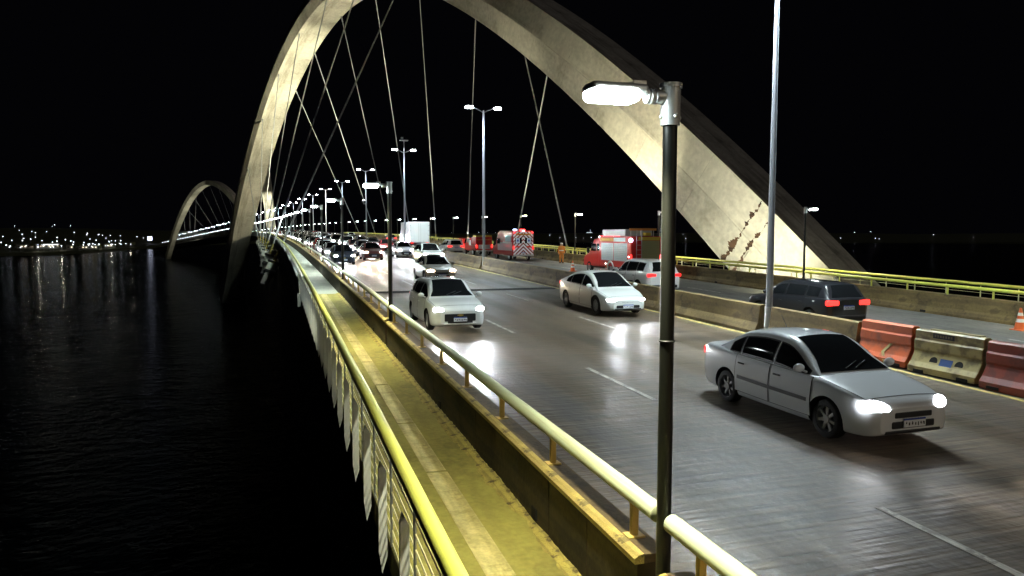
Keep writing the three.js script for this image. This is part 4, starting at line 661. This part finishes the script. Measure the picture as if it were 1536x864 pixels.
plasticBarrier('short faded orange plastic barrier against the end of the concrete median', 12.62, 14.15, M.plOrange, M.rubber, (t) => { const sh = new THREE.Shape([[-0.28, -0.06], [0, 0.12], [0.28, -0.06], [0.28, 0.02], [0, 0.2], [-0.28, 0.02]].map((p) => new THREE.Vector2(...p))); const g = new THREE.ExtrudeGeometry(sh, { depth: 0.006, bevelEnabled: false }); g.rotateZ(Math.PI / 2); g.rotateY(-Math.PI / 2); g.rotateZ(-0.46); g.translate(-0.228, 0.3, 0.2); part(t, 'pale_chevron', g, M.plWhite); });
plasticBarrier('dirty white ribbed plastic barrier with a blue panel between the orange and red barriers', 10.88, 12.58, M.plWhite, M.rubber, (t) => {
  const put = (g, z, y, x, r = 0.43) => { g.rotateZ(-r); g.translate(x, y, z); return g; };
  part(t, 'blue_panel', put(box(0.012, 0.24, 0.3), 0.05, 0.29, -0.218), std({ color: lin(0.03, 0.07, 0.22), roughness: 0.5 }));
  for (const z of [-0.26, 0.36]) part(t, 'round_opening', put(new THREE.CylinderGeometry(0.1, 0.1, 0.012, 20).rotateZ(Math.PI / 2), z, 0.32, -0.2), M.hole);
  const s = part(t, 'sign_strip', box(0.012, 0.11, 0.52, -0.118, 0.87, -0.1), M.black); for (let i = 0; i < 7; i++) part(s, 'letter', box(0.006, 0.05, 0.035, -0.126, 0.87, -0.3 + i * 0.066), std({ color: lin(0.12, 0.1, 0.05), roughness: 0.6 }));
  part(t, 'cap_board', rbox(0.16, 0.03, 1.2, 0.01, 0.02, 0.985, 0.1), M.plWhite);
});
for (const [a, b] of [[9.1, 10.84], [7.3, 9.06]]) plasticBarrier('dark red plastic barrier standing past the dirty white one', a, b, M.plRed, M.plOrange);
{
  const cone = (s, o) => {
    const t = thing('traffic_cone', 'orange traffic cone with white bands standing beside the parked fire truck', 'cone', B(s, o, fall(o) + 0.005), 0, 'traffic cones by the fire trucks'); const prof = (a, b, e = 0) => [[lerp(0.17, 0.03, a) + e, 0.03 + 0.72 * a], [lerp(0.17, 0.03, b) + e, 0.03 + 0.72 * b]].map((p) => new THREE.Vector2(...p));
    part(t, 'cone_body', new THREE.LatheGeometry(prof(0, 1), 18), M.coneOrange); part(t, 'base', rbox(0.42, 0.04, 0.42, 0.015, 0, 0.02, 0), M.coneOrange); part(t, 'white_band', new THREE.LatheGeometry(prof(0.34, 0.5, 0.003), 18), M.white); part(t, 'white_band', new THREE.LatheGeometry(prof(0.64, 0.78, 0.003), 18), M.white); return t;
  };
  M.coneOrange = std({ color: lin(0.7, 0.13, 0.03), roughness: 0.5 });
  cone(46.5, 19.6); cone(41, 19.5); const c = cone(17.35, 23.2); c.userData.label = 'orange traffic cone standing alone by the right parapet'; delete c.userData.group;
}
{ // person in orange work clothes by the parapet: one continuous body
  const J = { head: [0, 1.62, 0.02], neck: [0, 1.47, 0], chest: [0, 1.28, 0], hip: [0, 0.95, 0] };
  const bones = [[J.hip, J.chest, 0.15, 0.17], [J.chest, J.neck, 0.13, 0.06], [J.neck, J.head, 0.06, 0.085], [[0, 1.65, 0.02], [0, 1.68, 0.02], 0.1, 0.1]];
  for (const s of [-1, 1]) bones.push([[0, 1.38, 0], [s * 0.19, 1.38, 0], 0.1, 0.075], [[s * 0.2, 1.38, 0], [s * 0.27, 1.1, -0.03], 0.065, 0.052], [[s * 0.27, 1.1, -0.03], [s * 0.24, 0.86, 0.12], 0.05, 0.038], [[s * 0.24, 0.84, 0.13], [s * 0.23, 0.77, 0.17], 0.035, 0.028], [[s * 0.1, 0.93, 0], [s * 0.12, 0.5, 0.03], 0.1, 0.07], [[s * 0.12, 0.5, 0.03], [s * 0.12, 0.1, 0], 0.065, 0.05], [[s * 0.12, 0.06, -0.03], [s * 0.14, 0.05, 0.16], 0.05, 0.04]);
  const N = 72, mc = new MarchingCubes(N, new THREE.MeshBasicMaterial(), false, false, 60000), R = 0.95, cy = 0.88;
  const d2 = (p, a, b, r0, r1) => { const ax = b[0] - a[0], ay = b[1] - a[1], az = b[2] - a[2], px = p[0] - a[0], py = p[1] - a[1], pz = p[2] - a[2], l = ax * ax + ay * ay + az * az || 1e-6, t = clamp((px * ax + py * ay + pz * az) / l, 0, 1); return Math.hypot(px - ax * t, py - ay * t, pz - az * t) - lerp(r0, r1, t); };
  for (let k = 0; k < N; k++) for (let j = 0; j < N; j++) for (let i = 0; i < N; i++) { const p = [(i / N * 2 - 1) * R, (j / N * 2 - 1) * R + cy, (k / N * 2 - 1) * R]; let s = 0; for (const b of bones) s += Math.exp(-28 * d2(p, ...b)); mc.field[i + j * N + k * N * N] = Math.log(s) / 28; }
  mc.isolation = 0; mc.update(); const n = mc.count, g = new THREE.BufferGeometry(); g.setAttribute('position', new THREE.BufferAttribute(mc.positionArray.slice(0, n * 3), 3)); g.setAttribute('normal', new THREE.BufferAttribute(mc.normalArray.slice(0, n * 3), 3)); g.scale(R, R, R); g.translate(0, cy, 0);
  const col = [], pp = g.attributes.position; for (let i = 0; i < n; i++) { const y = pp.getY(i), hand = y < 0.86 && y > 0.7 && Math.abs(pp.getX(i)) > 0.2; col.push(...(y > 1.5 || hand ? [0.3, 0.18, 0.12] : y < 0.1 ? [0.02, 0.02, 0.02] : [0.62, 0.2, 0.03])); } g.setAttribute('color', new THREE.Float32BufferAttribute(col, 3));
  const t = thing('person', 'person in orange work clothes and pale helmet standing by the right parapet near the ambulance', 'person', B(57.5, 23.3, fall(23.3)), -0.5);
  part(t, 'body', g, std({ vertexColors: true, roughness: 0.8 })); part(t, 'helmet', new THREE.SphereGeometry(0.125, 16, 8, 0, 7, 0, 1.7).scale(1, 0.95, 1.15).translate(0, 1.66, 0.02), M.white); part(t, 'reflective_belt', new THREE.TorusGeometry(0.185, 0.02, 6, 20).rotateX(Math.PI / 2).scale(1, 2, 0.95).translate(0, 1.1, 0), M.white);
}
// ------------------------------------------------------------------ far shores: lamps, buildings, a lit screen
const onLand = (x, y, up) => { const d = rayOf(x, y); let last = null; for (let r = 900; r < 4200; r += 6) { const p = CAM.clone().addScaledVector(d, r), az = Math.atan2(p.x, -p.z), hr = Math.hypot(p.x, p.z), g = landH(az, hr); if (hr > shoreDist(az) + 14) { last = V(p.x, g, p.z); if (p.y - up <= g) break; } } return last; };
M.shoreCool = glow(0.85, 0.93, 1, 5); M.shoreWarm = glow(1, 0.42, 0.12, 16);
{
  const mk = (m, nm, label, grp, big) => { const t = thing(nm, label, 'lamp post', V(0, -500, 0), 0, grp); part(t, 'pole', rod(V(0, -1, 0), V(0, 7.2, 0), 0.12, 0.08, 6), M.poleGrey); part(t, 'lamp_globe', new THREE.SphereGeometry(big, 10, 8).scale(1, 0.7, 1).translate(0, 7.4, 0), m); return t; };
  const SL = 'street lamps on the far lake shore', a = mk(M.shoreCool, 'shore_lamp', 'white street lamp on the far lake shore', SL, 0.7), w = mk(M.shoreWarm, 'shore_lamp', 'single orange lamp high on the far shore', null, 1.1);
  delete w.userData.group;
  const pts = [[72, 105], [125, 97], [140, 110], [185, 150], [305, 162], [340, 178], [500, 112], [524, 110], [677, 115], [728, 110], [712, 180], [448, 165], [212, 197], [215, 258], [340, 220], [27, 218], [113, 248], [403, 252], [548, 228], [628, 253], [680, 265], [545, 282], [775, 275], [805, 275], [845, 282], [838, 187], [863, 240], [952, 192], [1017, 230], [1043, 252], [1060, 205], [1155, 208], [1325, 125], [470, 278], [890, 288], [912, 288], [950, 290], [975, 290], [1030, 297], [1075, 295], [1107, 303], [365, 335], [515, 348], [950, 335], [295, 245], [1315, 222], [1378, 228], [1132, 117], [800, 300], [590, 300], [250, 290], [60, 300], [700, 300]].map(([x, y]) => [x / 6.4, 320 + y / 6.4, 1]);
  { const q = rng(31); for (let i = 0; i < 34; i++) pts.push([q() * 205, 346 + 26 * Math.sqrt(q()), 1]); }
  const right = [[1025, 351], [1008, 344], [1009.5, 362], [1028.6, 362], [875, 356.6], [887, 357], [824.6, 353.6], [839.7, 357], [864, 356], [1261, 357], [1282, 349], [1306, 348], [1319, 358], [1313, 358], [718, 347], [731, 346], [743, 346], [748, 345], [677, 347], [700, 348], [935, 356], [1400, 353], [1460, 356]].map((p) => [...p, 1.0]);
  let first = true; const r = rng(4);
  [...pts, ...right].forEach(([x, y, k], i) => { const p = onLand(x, y, 7.4), o = first ? a : copyOf(a, p); o.position.copy(p); first = false; const sc = (i < pts.length ? 0.75 : 1.0) * (0.8 + 0.5 * r()); o.scale.setScalar(sc); if (i < pts.length && i % 8 === 1 && y > 360) pointLamp(o, 0, 5.6, 0, lin(1, 0.95, 0.7), 60, 20); });
  w.position.copy(onLand(443 / 6.4, 320 + 83 / 6.4, 7.4));
  const winGeo = box(1.6, 1.3, 0.2), lit = glow(1, 0.86, 0.6, 1.6), litB = glow(0.8, 0.9, 1, 3), wall = concrete(95, [0.4, 0.38, 0.32], [0.25, 0.23, 0.2], 8, { n: 256 });
  const house = (x, y, w0, h, d, label, strip) => { const b = onLand(x, y, 0), t = thing('lakeside_building', label, 'building', b, Math.atan2(-b.x, -b.z)); part(t, 'wall', box(w0, h, d, 0, h / 2, -d / 2), wall); part(t, 'roof', box(w0 + 1.4, 0.5, d + 1.4, 0, h + 0.25, -d / 2), M.girder); const n = Math.floor(w0 / 3.2); for (let i = 0; i < n; i++) part(t, 'window', winGeo, strip === 2 ? litB : i % 3 ? lit : M.glass).position.set(-w0 / 2 + (i + 0.5) * w0 / n, h * 0.55, 0.05); if (strip) part(t, 'glowing_canopy', box(w0 * 0.9, 0.35, 1.2, 0, h * 0.85, 0.8), litB); return t; };  // the canopy strip itself glows to show it as lit
  house(38, 373, 18, 5, 9, 'low lakeside building with warm lit windows on the far shore', 0); house(72, 373, 26, 6, 10, 'lakeside pavilion with a bright bluish lit canopy on the far shore', 1); house(105, 374, 8, 5, 8, 'small lakeside kiosk with a few lit windows on the far shore', 0); house(132, 374, 22, 5, 8, 'long low lakeside building behind the shore lamps', 0); house(165, 372, 14, 6, 8, 'lakeside building near the end of the bridge', 0);
  { const b = onLand(884, 344, 0), t = thing('lit_building', 'bluish lit building with a mast far beyond the fire trucks', 'building', b, Math.atan2(-b.x, -b.z)); part(t, 'wall', box(34, 7, 12, 0, 3.5, -6), wall); for (let i = 0; i < 9; i++) part(t, 'window', winGeo, litB).position.set(-14 + i * 3.5, 5, 0.05); part(t, 'glowing_mast', merge([rod(V(6, 7, -6), V(6, 24, -6), 0.6, 0.3), rod(V(2, 14, -6), V(10, 14, -6), 0.4)]), glow(0.7, 0.8, 1, 0.8)); }  // the mast itself glows in place of light falling on it
  { const b = onLand(225, 365, 0), t = thing('illuminated_billboard', 'square bluish white illuminated billboard at the far end of the bridge', 'billboard', b, Math.atan2(-b.x, -b.z)); part(t, 'post', rod(V(0, -1, -0.3), V(0, 8, -0.3), 0.4), M.steel); part(t, 'lit_screen', box(8, 7.5, 0.4, 0, 9.5, 0), glow(0.72, 0.78, 1, 3)); part(t, 'frame', box(8.6, 8.1, 0.3, 0, 9.5, -0.3), M.black); }
  // shore trees and bank along the water's edge
  const lf = rng(12), leaf = std({ color: lin(0.07, 0.08, 0.025), roughness: 0.9 });
  const tree = (p, h, label) => { const t = thing('shore_tree', label, 'tree', p, lf() * 6, 'trees along the far shore'); part(t, 'trunk', rod(V(0, -0.5, 0), V(0.3, h * 0.5, 0), 0.3, 0.15, 6), M.girder); const gs = []; for (let i = 0; i < 70; i++) { const a = lf() * 6.28, q = Math.acos(2 * lf() - 1), rr = h * 0.34 * Math.cbrt(lf()); const g = new THREE.TetrahedronGeometry(h * 0.07 * (0.6 + lf())); g.rotateX(lf() * 6); g.rotateY(lf() * 6); g.translate(rr * Math.sin(q) * Math.cos(a), h * 0.68 + rr * 0.8 * Math.cos(q), rr * Math.sin(q) * Math.sin(a)); gs.push(g); } part(t, 'crown', merge(gs), leaf); return t; };
  const t0 = tree(onLand(20, 375, 0), 9, 'round leafy tree at the water edge of the far shore'); for (const x of [8, 48, 60, 90, 112, 118, 146, 152, 176, 186, 200]) copyOf(t0, onLand(x, 374.5, 0), lf() * 6).scale.setScalar(0.6 + lf() * 0.6);
}
renderer.render(scene, camera);
